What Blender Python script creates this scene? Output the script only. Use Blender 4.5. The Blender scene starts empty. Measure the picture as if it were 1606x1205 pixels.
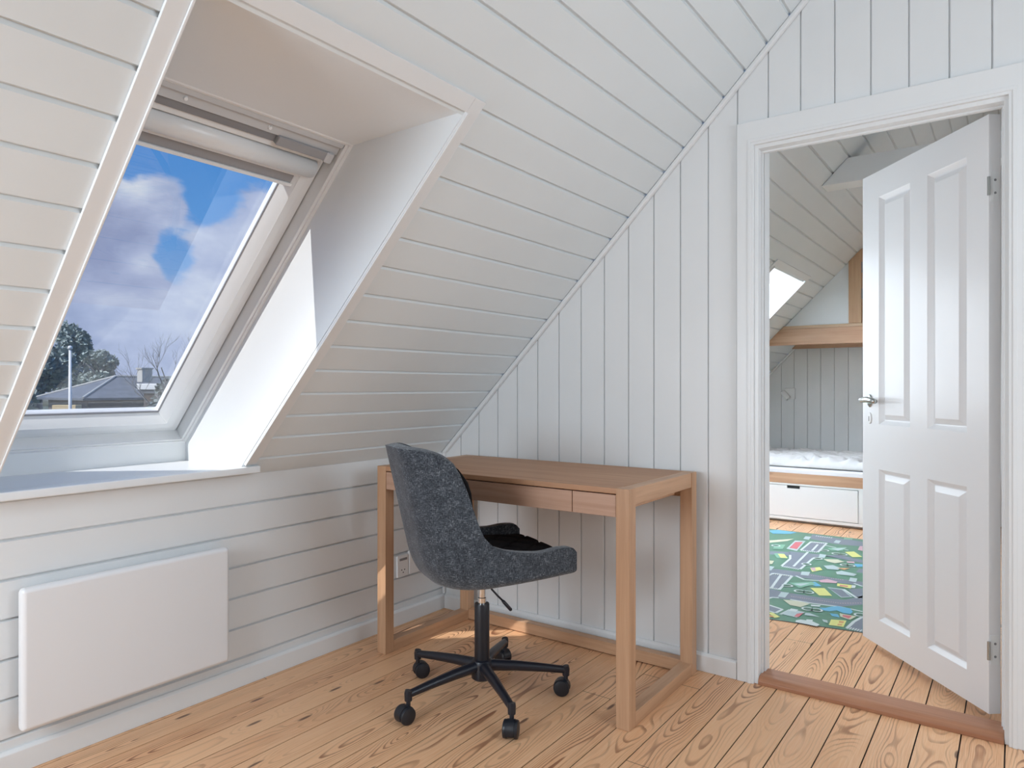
import bpy, bmesh, math, random
from mathutils import Vector, Matrix, noise as mnoise

S2 = math.sqrt(2.0)
C0 = 0.7745                       # height of the knee wall: sloped ceiling is z = x + C0
scene = bpy.context.scene
COL = scene.collection

# ------------------------------------------------------------------ camera
cam_d = bpy.data.cameras.new('camera')
cam = bpy.data.objects.new('camera', cam_d)
COL.objects.link(cam)
cam.location = (2.3167, -2.6333, 1.10)
cam.rotation_euler = (math.radians(90), 0, math.radians(35.791))
cam_d.sensor_width = 36.0
cam_d.lens = 24.586
cam_d.shift_y = 0.0024
cam_d.clip_end = 400
scene.camera = cam

# ------------------------------------------------------------------ view
scene.view_settings.view_transform = 'Standard'
scene.view_settings.look = 'None'
scene.view_settings.gamma = 1
scene.view_settings.exposure = -0.07
scene.view_settings.use_curve_mapping = False

# ------------------------------------------------------------------ node helper
class NT:
    def __init__(s, tree):
        s.t = tree; s.n = tree.nodes; s.l = tree.links
    def new(s, kind, **kw):
        nd = s.n.new(kind)
        for k, v in kw.items(): setattr(nd, k, v)
        return nd
    def put(s, sock, v):
        if isinstance(v, bpy.types.NodeSocket): s.l.new(v, sock)
        elif v is not None: sock.default_value = v
    def math(s, op, a, b=None, c=None, clamp=False):
        nd = s.new('ShaderNodeMath', operation=op, use_clamp=clamp)
        s.put(nd.inputs[0], a); s.put(nd.inputs[1], b)
        if c is not None: s.put(nd.inputs[2], c)
        return nd.outputs[0]
    def vmath(s, op, a, b=None):
        nd = s.new('ShaderNodeVectorMath', operation=op)
        s.put(nd.inputs[0], a); s.put(nd.inputs[1], b)
        return nd.outputs[0]
    def sep(s, v):
        nd = s.new('ShaderNodeSeparateXYZ'); s.put(nd.inputs[0], v); return nd.outputs
    def comb(s, x=0.0, y=0.0, z=0.0):
        nd = s.new('ShaderNodeCombineXYZ')
        for i, v in enumerate((x, y, z)): s.put(nd.inputs[i], v)
        return nd.outputs[0]
    def noise(s, vec, scale, detail=2.0, rough=0.5, dist=0.0, out='Fac'):
        nd = s.new('ShaderNodeTexNoise')
        s.put(nd.inputs['Vector'], vec); s.put(nd.inputs['Scale'], scale)
        s.put(nd.inputs['Detail'], detail); s.put(nd.inputs['Roughness'], rough); s.put(nd.inputs['Distortion'], dist)
        return nd.outputs[out]
    def ramp(s, fac, stops):
        nd = s.new('ShaderNodeValToRGB'); s.put(nd.inputs[0], fac)
        r = nd.color_ramp
        while len(r.elements) < len(stops): r.elements.new(0.5)
        for e, (p, c) in zip(r.elements, stops):
            e.position = p; e.color = c if len(c) == 4 else (*c, 1)
        return nd.outputs[0]
    def mix(s, fac, a, b, mode='MIX'):
        nd = s.new('ShaderNodeMix', data_type='RGBA', blend_type=mode)
        s.put(nd.inputs[0], fac)
        for i, v in ((6, a), (7, b)):
            s.put(nd.inputs[i], (*v, 1) if isinstance(v, tuple) and len(v) == 3 else v)
        return nd.outputs[2]
    def maprange(s, v, a, b, c=0.0, d=1.0, smooth=False):
        nd = s.new('ShaderNodeMapRange')
        if smooth: nd.interpolation_type = 'SMOOTHSTEP'
        s.put(nd.inputs[0], v)
        for i, q in enumerate((a, b, c, d)): nd.inputs[i + 1].default_value = q
        return nd.outputs[0]

# ------------------------------------------------------------------ world: blue sky with broken cloud
world = bpy.data.worlds.new('sky'); scene.world = world
world.use_nodes = True
W = NT(world.node_tree); W.n.clear()
BANKS = [(-64.6, 12.0, 4.2, 0.16), (-61.1, 13.6, 2.6, 0.12), (-56.4, 11.4, 5, 0.16), (-65.8, 7.9, 4.2, 0.15), (-59.1, 5.1, 6, 0.12), (-68.1, 6.0, 5, 0.08), (-60.4, 16.7, 4.5, -0.22), (-61.6, 9.3, 2.0, -0.34), (-59.4, 13.6, 1.8, -0.2), (-55.0, 7.7, 3, -0.03)]
GLOWS = [(-64.3, 14.3, 1.4, 0.22), (-63.7, 9.1, 1.2, 0.22), (-63.4, 10.6, 2.2, -0.1), (-65.8, 9.3, 2, -0.1), (-58.2, 11.7, 3, 0.07), (-60.4, 6.4, 4, 0.06), (-64.0, 7.6, 2, -0.1)]
tc = W.new('ShaderNodeTexCoord').outputs['Generated']
wx, wy, wz = W.sep(tc)
elev = W.math('MAXIMUM', wz, 0.0)
blue = W.ramp(elev, [(0.0, (0.46, 0.56, 0.80)), (0.10, (0.30, 0.50, 0.84)), (0.20, (0.14, 0.38, 0.82)), (0.33, (0.085, 0.31, 0.78)), (1.0, (0.05, 0.22, 0.62))])
# broken cumulus: noise steered by a handful of cloud banks and gaps at fixed compass bearings (azimuth, elevation in degrees)
def heading(az, el):
    az, el = math.radians(az), math.radians(el)
    return (math.sin(az) * math.cos(el), math.cos(az) * math.cos(el), math.sin(el))
def banks(lst):
    tot = None
    for az, el, rad, amp in lst:
        dn = W.new('ShaderNodeVectorMath', operation='DOT_PRODUCT')
        W.l.new(tc, dn.inputs[0]); dn.inputs[1].default_value = heading(az, el)
        k = 1.0 / (1.0 - math.cos(math.radians(rad)))
        g = W.math('MULTIPLY', W.math('EXPONENT', W.math('MULTIPLY', W.math('SUBTRACT', dn.outputs['Value'], 1.0), k)), amp)
        tot = g if tot is None else W.math('ADD', tot, g)
    return tot
cp = W.comb(wx, wy, W.math('MULTIPLY', wz, 1.7))
n1 = W.noise(W.vmath('ADD', cp, (3.1, 1.15, 0.35)), 9.0, 6.0, 0.50, 0.2)
n1 = W.math('ADD', W.math('MULTIPLY', n1, 0.75), W.math('MULTIPLY', W.noise(cp, 2.6, 3.0), 0.25))
cov = W.math('ADD', W.math('ADD', n1, W.maprange(wz, 0.0, 0.35, 0.10, -0.06)), banks(BANKS))
mask = W.maprange(cov, 0.49, 0.585, 0, 1, True)
n2 = W.noise(W.vmath('ADD', cp, (7.3, 2.2, 1.9)), 8.0, 5.0, 0.55, 0.2)
n2 = W.math('ADD', n2, banks(GLOWS))
cloud = W.ramp(n2, [(0.32, (0.32, 0.40, 0.64)), (0.50, (0.46, 0.55, 0.80)), (0.64, (0.62, 0.71, 0.91)), (0.8, (0.84, 0.90, 0.99))])
skyc = W.mix(mask, blue, cloud)
gnd = W.mix(W.maprange(wz, -0.02, 0.0, 0, 1), (0.10, 0.12, 0.10), skyc)
bg = W.new('ShaderNodeBackground'); W.l.new(gnd, bg.inputs[0]); bg.inputs[1].default_value = 1.0
out = W.new('ShaderNodeOutputWorld'); W.l.new(bg.outputs[0], out.inputs[0])

# ------------------------------------------------------------------ sun, daylight in the far skylight, and added fill lights
SUNDIR = Vector((0.08, 0.95, -1.0)).normalized()
sd = bpy.data.lights.new('sun', 'SUN'); sd.energy = 4.8; sd.angle = 0.009; sd.color = (1.0, 0.97, 0.92)
so = bpy.data.objects.new('sun', sd); COL.objects.link(so)
so.rotation_euler = SUNDIR.to_track_quat('-Z', 'Y').to_euler(); so.location = (-3, -8, 9)

def area(name, loc, target, sx, sy, power, col=(1, 1, 1)):
    d = bpy.data.lights.new(name, 'AREA'); d.shape = 'RECTANGLE'; d.size = sx; d.size_y = sy
    d.energy = power; d.color = col
    o = bpy.data.objects.new(name, d); COL.objects.link(o); o.location = loc
    o.rotation_euler = (Vector(target) - Vector(loc)).to_track_quat('-Z', 'Y').to_euler()
    return o
area('fill_left', (0.72, -3.35, 1.36), (1.9, -0.4, 0.35), 0.75, 1.3, 52, (0.865, 0.985, 1.10))  # added fill from behind left, no window stands here
area('fill_right', (3.75, -1.15, 1.80), (0.3, -0.7, 0.8), 1.3, 1.3, 39, (0.865, 0.985, 1.10))  # added fill from the right, no opening in that slope
area('fill_far_right', (3.6, 1.7, 1.9), (1.0, 2.4, 0.2), 1.3, 1.3, 9, (0.88, 0.98, 1.08))  # added far room fill, likewise without a window
area('skylight_daylight_far_left', (0.30, 2.27, 1.62), (1.6, 2.4, 0.3), 0.7, 1.1, 78, (0.88, 0.98, 1.08))
area('fill_far_near', (0.80, 0.72, 1.38), (2.1, 0.35, 0.9), 0.8, 0.9, 11, (0.88, 0.98, 1.08))  # added out-of-view fill that brightens the door leaf

# ------------------------------------------------------------------ materials
def new_mat(name):
    m = bpy.data.materials.new(name); m.use_nodes = True
    t = NT(m.node_tree); t.n.clear()
    b = t.new('ShaderNodeBsdfPrincipled'); o = t.new('ShaderNodeOutputMaterial')
    t.l.new(b.outputs[0], o.inputs[0])
    return m, t, b, o

def plain(name, col, rough=0.5, metal=0.0, var=0.0, bump=0.0, bscale=60.0, spec=0.5):
    m, t, b, o = new_mat(name)
    tcn = t.new('ShaderNodeTexCoord').outputs['Object']
    if var:
        nz = t.noise(tcn, 3.0, 3.0)
        f = t.maprange(nz, 0.3, 0.7, 1 - var, 1 + var)
        c = t.mix(1.0, tuple(col), t.comb(f, f, f), 'MULTIPLY')
        t.l.new(c, b.inputs['Base Color'])
    else: b.inputs['Base Color'].default_value = (*col, 1)
    if bump:
        bn = t.new('ShaderNodeBump'); bn.inputs['Strength'].default_value = bump; bn.inputs['Distance'].default_value = 0.002
        t.l.new(t.noise(tcn, bscale, 3.0), bn.inputs['Height']); t.l.new(bn.outputs[0], b.inputs['Normal'])
    b.inputs['Roughness'].default_value = rough; b.inputs['Metallic'].default_value = metal
    b.inputs['Specular IOR Level'].default_value = spec
    return m

M = {}
M['white'] = plain('white_painted_wood', (0.79, 0.805, 0.81), 0.42, var=0.015, bump=0.06, bscale=25)
M['coolwhite'] = plain('cool_white_ceiling_paint', (0.775, 0.82, 0.835), 0.42, var=0.015, bump=0.06, bscale=25)
M['trimwhite'] = plain('white_trim_paint', (0.815, 0.83, 0.835), 0.35, bump=0.04, bscale=18)
M['plaster'] = plain('white_reveal_plaster', (0.82, 0.85, 0.865), 0.6, bump=0.12, bscale=14)
M['doorwhite'] = plain('white_door_paint', (0.84, 0.84, 0.85), 0.3)
M['sash'] = plain('white_window_lacquer', (0.84, 0.855, 0.86), 0.3)
M['greymetal'] = plain('grey_window_fitting', (0.25, 0.25, 0.26), 0.45)
M['heater'] = plain('white_enamel', (0.83, 0.83, 0.84), 0.28)
M['black'] = plain('black_powder_coat', (0.012, 0.014, 0.022), 0.32)
M['blackplastic'] = plain('black_plastic', (0.012, 0.014, 0.020), 0.38)
M['chrome'] = plain('chrome', (0.75, 0.75, 0.76), 0.14, 1.0)
M['nickel'] = plain('satin_nickel', (0.45, 0.47, 0.46), 0.25, 1.0)
M['socketwhite'] = plain('white_socket_plastic', (0.86, 0.86, 0.86), 0.35)
M['dark'] = plain('dark_recess', (0.02, 0.02, 0.02), 0.8)
M['cloth'] = plain('white_cotton', (0.86, 0.86, 0.88), 0.9, bump=0.2, bscale=90)
M['slate'] = plain('grey_slate_roof', (0.14, 0.155, 0.185), 0.7, var=0.15, bump=0.3, bscale=8)
M['brick'] = plain('brown_house_wall', (0.11, 0.085, 0.075), 0.85, var=0.2)
M['stone'] = plain('pale_chimney_render', (0.50, 0.49, 0.46), 0.85)
M['polewhite'] = plain('white_flagpole_paint', (0.8, 0.8, 0.8), 0.4)
M['yellowwood'] = plain('yellow_timber', (0.62, 0.47, 0.25), 0.7)
M['bark'] = plain('grey_bark', (0.16, 0.16, 0.17), 0.9, var=0.2)
M['leaf'] = plain('hazed_foliage', (0.34, 0.40, 0.38), 0.8, var=0.25)  # foliage paled to put haze and glass reflection into its colour
M['leafdark'] = plain('dark_foliage', (0.16, 0.20, 0.20), 0.8, var=0.25)
M['ground'] = plain('garden_ground', (0.08, 0.10, 0.06), 0.95, var=0.3)

def wood(name, base, dark, axis, rough=0.42, fine=60.0, knots=False, contrast=1.0):
    m, t, b, o = new_mat(name)
    v = t.new('ShaderNodeTexCoord').outputs['Object']
    sc = [fine, fine, fine]; sc[axis] = fine * 0.035
    p = t.vmath('MULTIPLY', v, tuple(sc))
    g1 = t.noise(p, 1.0, 6.0, 0.62, 0.6)
    sc2 = [9.0, 9.0, 9.0]; sc2[axis] = 0.9
    g2 = t.noise(t.vmath('MULTIPLY', v, tuple(sc2)), 1.0, 3.0, 0.5, 1.2)
    f = t.math('ADD', t.math('MULTIPLY', g1, 0.6), t.math('MULTIPLY', g2, 0.5))
    f = t.maprange(f, 0.42, 0.70)
    c = t.mix(t.math('MULTIPLY', f, contrast, clamp=True), tuple(base), tuple(dark))
    if knots:
        vo = t.new('ShaderNodeTexVoronoi'); sc3 = [5.0, 5.0, 5.0]; sc3[axis] = 2.4
        t.l.new(t.vmath('MULTIPLY', v, tuple(sc3)), vo.inputs['Vector']); vo.inputs['Scale'].default_value = 1.0
        k = t.maprange(vo.outputs['Distance'], 0.05, 0.11, 1, 0, True)
        c = t.mix(k, c, (0.09, 0.035, 0.02))
    t.l.new(c, b.inputs['Base Color'])
    bn = t.new('ShaderNodeBump'); bn.inputs['Strength'].default_value = 0.08; bn.inputs['Distance'].default_value = 0.001
    t.l.new(g1, bn.inputs['Height']); t.l.new(bn.outputs[0], b.inputs['Normal'])
    b.inputs['Roughness'].default_value = rough
    return m
OAKB, OAKD = (0.60, 0.365, 0.22), (0.46, 0.26, 0.145)
M['oakx'] = wood('oak_grain_along_x', OAKB, OAKD, 0)
M['oaky'] = wood('oak_grain_along_y', OAKB, OAKD, 1)
M['oakz'] = wood('oak_grain_upright', OAKB, OAKD, 2)
M['oaktop'] = wood('oak_table_top', (0.52, 0.29, 0.165), (0.40, 0.205, 0.11), 0, 0.55)
M['drawerwood'] = wood('pale_oak_drawer_front', (0.56, 0.35, 0.25), (0.43, 0.25, 0.165), 0)
M['pinex'] = wood('knotty_pine_along_x', (0.62, 0.40, 0.26), (0.47, 0.27, 0.165), 0, 0.5, 40, True)
M['pinez'] = wood('knotty_pine_upright', (0.60, 0.39, 0.235), (0.45, 0.265, 0.15), 2, 0.5, 40, True)
M['plywood'] = wood('pale_plywood', (0.68, 0.50, 0.34), (0.58, 0.40, 0.26), 0, 0.55, 40)
M['thresh'] = wood('varnished_threshold_oak', (0.47, 0.225, 0.125), (0.34, 0.145, 0.075), 0, 0.4)

# ---- pine floor boards: growth rings seen flat-sawn, per-board offsets, knots
BW = 0.1130; FX0 = 1.159 - 20 * BW
def pine_floor():
    m, t, b, o = new_mat('pine_floor_boards')
    x, y, z = t.sep(t.new('ShaderNodeTexCoord').outputs['Object'])
    u = t.math('DIVIDE', t.math('SUBTRACT', x, FX0), BW)
    idx = t.math('FLOOR', u)
    xl = t.math('MULTIPLY', t.math('SUBTRACT', t.math('SUBTRACT', u, idx), 0.5), BW)
    wn = t.new('ShaderNodeTexWhiteNoise', noise_dimensions='1D'); t.l.new(t.math('ADD', idx, 7.3), wn.inputs['W'])
    r1, r2, r3 = t.sep(wn.outputs['Color'])
    yo = t.math('ADD', y, t.math('MULTIPLY', r1, 37.0))
    # knots
    kv = t.comb(t.math('ADD', t.math('MULTIPLY', xl, 9.0), t.math('MULTIPLY', r2, 50.0)), t.math('MULTIPLY', yo, 2.1), idx)
    vo = t.new('ShaderNodeTexVoronoi', voronoi_dimensions='2D'); t.l.new(kv, vo.inputs['Vector']); vo.inputs['Scale'].default_value = 1.0
    kd = vo.outputs['Distance']
    kon = t.math('GREATER_THAN', t.sep(vo.outputs['Color'])[0], 0.55)
    kb = t.math('MULTIPLY', t.maprange(kd, 0.0, 0.30, 1, 0, True), kon)
    # height of the cut over the pith, wandering along the board
    h = t.noise(t.comb(t.math('MULTIPLY', yo, 1.0), t.math('MULTIPLY', r3, 91.0), t.math('MULTIPLY', xl, 3.0)), 1.0, 2.0, 0.5, 0.3)
    h = t.math('MULTIPLY', t.math('SUBTRACT', h, t.math('ADD', 0.25, t.math('MULTIPLY', r2, 0.20))), 0.26)
    w = t.noise(t.comb(t.math('MULTIPLY', xl, 26.0), t.math('MULTIPLY', yo, 3.2), r1), 1.0, 4.0, 0.55)
    X = t.math('ADD', xl, t.math('MULTIPLY', t.math('SUBTRACT', r3, 0.5), 0.05))
    X = t.math('ADD', X, t.math('MULTIPLY', t.math('SUBTRACT', w, 0.5), 0.017))
    H = t.math('ADD', h, t.math('MULTIPLY', kb, 0.022))
    r = t.math('SQRT', t.math('ADD', t.math('MULTIPLY', X, X), t.math('MULTIPLY', H, H)))
    ring = t.math('FRACT', t.math('MULTIPLY', r, 132.0))
    late = t.math('MULTIPLY', t.maprange(ring, 0.52, 0.86, 0, 1, True), t.maprange(ring, 0.92, 1.0, 1, 0, True))
    area_ = t.noise(t.comb(t.math('MULTIPLY', xl, 8.0), t.math('MULTIPLY', yo, 1.1), t.math('MULTIPLY', r2, 60.0)), 1.0, 3.0)
    late = t.math('MULTIPLY', late, t.maprange(area_, 0.40, 0.60, 0.10, 1.0))
    fine = t.noise(t.comb(t.math('MULTIPLY', xl, 500.0), t.math('MULTIPLY', yo, 9.0), r1), 1.0, 3.0)
    base = t.mix(r1, (0.84, 0.48, 0.255), (0.71, 0.36, 0.18))
    base = t.mix(t.maprange(fine, 0.35, 0.7), base, (0.86, 0.54, 0.32))
    dk = t.mix(r3, (0.27, 0.10, 0.040), (0.21, 0.070, 0.032))
    late = t.math('MULTIPLY', late, t.maprange(t.math('ABSOLUTE', t.math('ADD', xl, t.math('MULTIPLY', t.math('SUBTRACT', w, 0.5), 0.03))), 0.012, 0.046, 1.0, 0.22))
    c = t.mix(t.math('MULTIPLY', late, 0.9), base, dk)
    c = t.mix(t.math('MULTIPLY', kon, t.maprange(kd, 0.035, 0.075, 0.85, 0, True)), c, (0.085, 0.035, 0.022))
    # butt joints
    jt = t.math('FRACT', t.math('DIVIDE', t.math('ADD', y, t.math('MULTIPLY', r2, 4.1)), 4.1))
    c = t.mix(t.math('LESS_THAN', jt, 0.0006), c, (0.05, 0.025, 0.015))
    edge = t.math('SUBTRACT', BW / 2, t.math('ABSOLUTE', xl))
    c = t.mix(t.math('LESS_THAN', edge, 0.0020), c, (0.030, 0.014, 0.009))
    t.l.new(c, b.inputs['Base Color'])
    b.inputs['Roughness'].default_value = 0.36
    b.inputs['Specular IOR Level'].default_value = 0.4
    bn = t.new('ShaderNodeBump'); bn.inputs['Strength'].default_value = 0.15; bn.inputs['Distance'].default_value = 0.0008
    t.l.new(late, bn.inputs['Height']); t.l.new(bn.outputs[0], b.inputs['Normal'])
    return m
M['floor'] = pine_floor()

def tweed():
    m, t, b, o = new_mat('charcoal_melange_fabric')
    v = t.new('ShaderNodeTexCoord').outputs['Object']
    a = t.noise(t.vmath('MULTIPLY', v, (520, 520, 95)), 1.0, 3.0, 0.6)
    c2 = t.noise(t.vmath('MULTIPLY', v, (95, 95, 520)), 1.0, 3.0, 0.6)
    blot = t.noise(v, 30.0, 3.0, 0.6)
    f = t.math('ADD', t.math('MULTIPLY', t.math('MAXIMUM', a, c2), 0.82), t.math('MULTIPLY', blot, 0.18))
    col = t.ramp(f, [(0.44, (0.022, 0.027, 0.035)), (0.54, (0.052, 0.060, 0.073)), (0.60, (0.10, 0.115, 0.135)), (0.68, (0.26, 0.285, 0.31))])
    t.l.new(col, b.inputs['Base Color'])
    b.inputs['Roughness'].default_value = 0.95
    b.inputs['Specular IOR Level'].default_value = 0.15
    b.inputs['Sheen Weight'].default_value = 0.25
    bn = t.new('ShaderNodeBump'); bn.inputs['Strength'].default_value = 0.5; bn.inputs['Distance'].default_value = 0.0012
    t.l.new(f, bn.inputs['Height']); t.l.new(bn.outputs[0], b.inputs['Normal'])
    return m
M['tweed'] = tweed()
M['velvet'] = plain('black_seat_fabric', (0.012, 0.011, 0.012), 0.95, spec=0.1, bump=0.3, bscale=300)

def glass():
    m = bpy.data.materials.new('window_glass'); m.use_nodes = True
    t = NT(m.node_tree); t.n.clear()
    tr = t.new('ShaderNodeBsdfTransparent'); tr.inputs[0].default_value = (0.97, 0.975, 0.98, 1)
    gl = t.new('ShaderNodeBsdfGlossy'); gl.inputs['Roughness'].default_value = 0.0
    fr = t.new('ShaderNodeFresnel'); fr.inputs[0].default_value = 1.52
    mx = t.new('ShaderNodeMixShader')
    t.l.new(t.math('MULTIPLY', fr.outputs[0], 2.0, clamp=True), mx.inputs[0])
    t.l.new(tr.outputs[0], mx.inputs[1]); t.l.new(gl.outputs[0], mx.inputs[2])
    o = t.new('ShaderNodeOutputMaterial'); t.l.new(mx.outputs[0], o.inputs[0])
    return m
M['glass'] = glass()

# ------------------------------------------------------------------ mesh helpers
def link(name, bm, m, parent=None, smooth=False, bevel=0.0, bsegs=2, recalc=True):
    if recalc: bmesh.ops.recalc_face_normals(bm, faces=bm.faces)
    me = bpy.data.meshes.new(name); bm.to_mesh(me); bm.free()
    for mm in (m if isinstance(m, (list, tuple)) else [m]): me.materials.append(M[mm] if isinstance(mm, str) else mm)
    o = bpy.data.objects.new(name, me); COL.objects.link(o)
    if parent is not None: o.parent = parent
    if smooth:
        for p in me.polygons: p.use_smooth = True
    if bevel:
        b = o.modifiers.new('bevel', 'BEVEL'); b.width = bevel; b.segments = bsegs; b.limit_method = 'ANGLE'; b.angle_limit = 0.6
        for p in me.polygons: p.use_smooth = True
        try:
            wn = o.modifiers.new('wn', 'WEIGHTED_NORMAL'); wn.keep_sharp = False
        except Exception: pass
    return o

def struct(o): o['kind'] = 'structure'; return o
def tag(o, label, cat, group=None):
    o['label'] = label; o['category'] = cat
    if group: o['group'] = group
    return o
def empty(name, loc, rz=0.0, parent=None):
    o = bpy.data.objects.new(name, None); COL.objects.link(o); o.location = loc; o.rotation_euler = (0, 0, rz)
    o.empty_display_size = 0.1
    if parent is not None: o.parent = parent
    return o

def box(bm, a, b, mtx=None):
    (x0, y0, z0), (x1, y1, z1) = a, b
    co = [(x0, y0, z0), (x1, y0, z0), (x1, y1, z0), (x0, y1, z0), (x0, y0, z1), (x1, y0, z1), (x1, y1, z1), (x0, y1, z1)]
    vs = [bm.verts.new(mtx @ Vector(c) if mtx else c) for c in co]
    for f in ((0, 3, 2, 1), (4, 5, 6, 7), (0, 1, 5, 4), (1, 2, 6, 5), (2, 3, 7, 6), (3, 0, 4, 7)):
        bm.faces.new([vs[i] for i in f])
    return vs
def boxbm(a, b, mtx=None):
    bm = bmesh.new(); box(bm, a, b, mtx); return bm

def prism(bm, poly, d0, d1, fn):
    """closed prism: poly = [(u,v)], extruded d0..d1, fn(u,v,d)->xyz"""
    A = [bm.verts.new(fn(u, v, d0)) for u, v in poly]; B = [bm.verts.new(fn(u, v, d1)) for u, v in poly]
    bm.faces.new(A); bm.faces.new(B[::-1]); n = len(poly)
    for i in range(n): bm.faces.new((A[i], B[i], B[(i + 1) % n], A[(i + 1) % n]))

def cyl(bm, p0, p1, r0, r1=None, seg=24, caps=True):
    r1 = r0 if r1 is None else r1
    p0, p1 = Vector(p0), Vector(p1); ax = (p1 - p0).normalized()
    t = Vector((0, 0, 1)) if abs(ax.z) < 0.9 else Vector((1, 0, 0))
    e1 = ax.cross(t).normalized(); e2 = ax.cross(e1)
    R = []
    for p, r in ((p0, r0), (p1, r1)):
        R.append([bm.verts.new(p + (e1 * math.cos(2 * math.pi * i / seg) + e2 * math.sin(2 * math.pi * i / seg)) * r) for i in range(seg)])
    for i in range(seg): bm.faces.new((R[0][i], R[0][(i + 1) % seg], R[1][(i + 1) % seg], R[1][i]))
    if caps: bm.faces.new(R[0][::-1]); bm.faces.new(R[1])

def lathe(bm, prof, axis_o, axis_d, seg=28):
    """prof = [(r, h)] revolve about axis"""
    o = Vector(axis_o); ax = Vector(axis_d).normalized()
    t = Vector((0, 0, 1)) if abs(ax.z) < 0.9 else Vector((1, 0, 0))
    e1 = ax.cross(t).normalized(); e2 = ax.cross(e1)
    rings = []
    for r, h in prof:
        if r < 1e-6: rings.append([bm.verts.new(o + ax * h)])
        else: rings.append([bm.verts.new(o + ax * h + (e1 * math.cos(2 * math.pi * i / seg) + e2 * math.sin(2 * math.pi * i / seg)) * r) for i in range(seg)])
    for a, b in zip(rings, rings[1:]):
        for i in range(seg):
            j = (i + 1) % seg
            if len(a) == 1 and len(b) == 1: continue
            if len(a) == 1: bm.faces.new((a[0], b[i], b[j]))
            elif len(b) == 1: bm.faces.new((a[i], a[j], b[0]))
            else: bm.faces.new((a[i], a[j], b[j], b[i]))
    if len(rings[0]) > 1: bm.faces.new(rings[0][::-1])
    if len(rings[-1]) > 1: bm.faces.new(rings[-1])

def tube(bm, pts, rad, seg=12):
    pts = [Vector(p) for p in pts]; rads = rad if isinstance(rad, (list, tuple)) else [rad] * len(pts)
    rings = []; prev = None
    for i, p in enumerate(pts):
        d = (pts[min(i + 1, len(pts) - 1)] - pts[max(i - 1, 0)]).normalized()
        if prev is None:
            t = Vector((0, 0, 1)) if abs(d.z) < 0.9 else Vector((1, 0, 0)); e1 = d.cross(t).normalized()
        else: e1 = (prev - d * prev.dot(d)).normalized()
        prev = e1; e2 = d.cross(e1)
        rings.append([bm.verts.new(p + (e1 * math.cos(2 * math.pi * k / seg) + e2 * math.sin(2 * math.pi * k / seg)) * rads[i]) for k in range(seg)])
    for a, b in zip(rings, rings[1:]):
        for k in range(seg): bm.faces.new((a[k], a[(k + 1) % seg], b[(k + 1) % seg], b[k]))
    bm.faces.new(rings[0][::-1]); bm.faces.new(rings[-1])

def boards(bm, u0, u1, v0, v1, g0, fn, step=BW, hw=0.0055, gd=0.0055, back=0.02, cuts=(), lip=0.0012):
    """tongue-and-groove panelling with V grooves, closed at the back; fn(u,v,d), d = depth behind the face"""
    tmp = bmesh.new()
    pts = [(u0, 0.0)]
    k = math.ceil((u0 + hw * 1.2 - g0) / step)
    while g0 + k * step < u1 - hw * 1.2:
        g = g0 + k * step
        pts += [(g - hw, 0.0), (g - lip, gd), (g + lip, gd), (g + hw * 0.8, 0.0)]
        k += 1
    pts.append((u1, 0.0))
    F = [[tmp.verts.new(fn(u, v, d)) for u, d in pts] for v in (v0, v1)]
    Bk = [[tmp.verts.new(fn(u, v, back)) for u in (u0, u1)] for v in (v0, v1)]
    for i in range(len(pts) - 1): tmp.faces.new((F[0][i], F[0][i + 1], F[1][i + 1], F[1][i]))
    tmp.faces.new((Bk[0][0], Bk[1][0], Bk[1][1], Bk[0][1]))
    tmp.faces.new((F[0][0], F[1][0], Bk[1][0], Bk[0][0])); tmp.faces.new((F[0][-1], Bk[0][1], Bk[1][1], F[1][-1]))
    tmp.faces.new(F[0][::-1] + [Bk[0][0], Bk[0][1]]); tmp.faces.new(F[1] + [Bk[1][1], Bk[1][0]])
    for co, no in cuts:
        geom = tmp.verts[:] + tmp.edges[:] + tmp.faces[:]
        r = bmesh.ops.bisect_plane(tmp, geom=geom, plane_co=co, plane_no=no, clear_outer=True)
        es = [e for e in r['geom_cut'] if isinstance(e, bmesh.types.BMEdge)]
        if es: bmesh.ops.holes_fill(tmp, edges=es, sides=0)
    bmesh.ops.recalc_face_normals(tmp, faces=tmp.faces)
    me = bpy.data.meshes.new('t'); tmp.to_mesh(me); tmp.free(); bm.from_mesh(me); bpy.data.meshes.remove(me)

# ------------------------------------------------------------------ the shell
XR = 2.45; ZR = XR + C0                     # ridge
SLOPE_CUT = ((0, 0, C0), (-1, 0, 1))        # keep below the left slope
RIGHT_CUT = ((XR, 0, ZR), (1, 0, 1))
GX0 = 0.1095                                # first groove on the gable walls
YB, YF = -4.2, 4.05                         # back of the near room, end of the far room

# floor, both rooms
bm = bmesh.new()
boards(bm, -0.05, 4.9, YB, 0.05, FX0, lambda u, v, d: (u, v, -d), hw=0.0021, gd=0.010, lip=0.0017)
boards(bm, -0.05, 4.9, 0.05, YF, FX0 + 0.0, lambda u, v, d: (u, v, -d), hw=0.0021, gd=0.010, lip=0.0017)
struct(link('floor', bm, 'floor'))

# knee walls
bm = bmesh.new()
boards(bm, 0.0, C0 + 0.02, YB, 0.0, 0.1 - BW, lambda u, v, d: (-d, v, u), hw=0.0055, gd=0.011, lip=0.002)
struct(link('wall_left', bm, 'white'))
bm = bmesh.new()
boards(bm, 0.0, C0 + 0.02, 0.1, YF, 0.1 - BW, lambda u, v, d: (-d, v, u), hw=0.0055, gd=0.011, lip=0.002)
struct(link('wall_left_far', bm, 'white'))
bm = boxbm((4.9, YB, 0), (4.95, YF, C0 + 0.05)); struct(link('wall_right', bm, 'white'))

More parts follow.
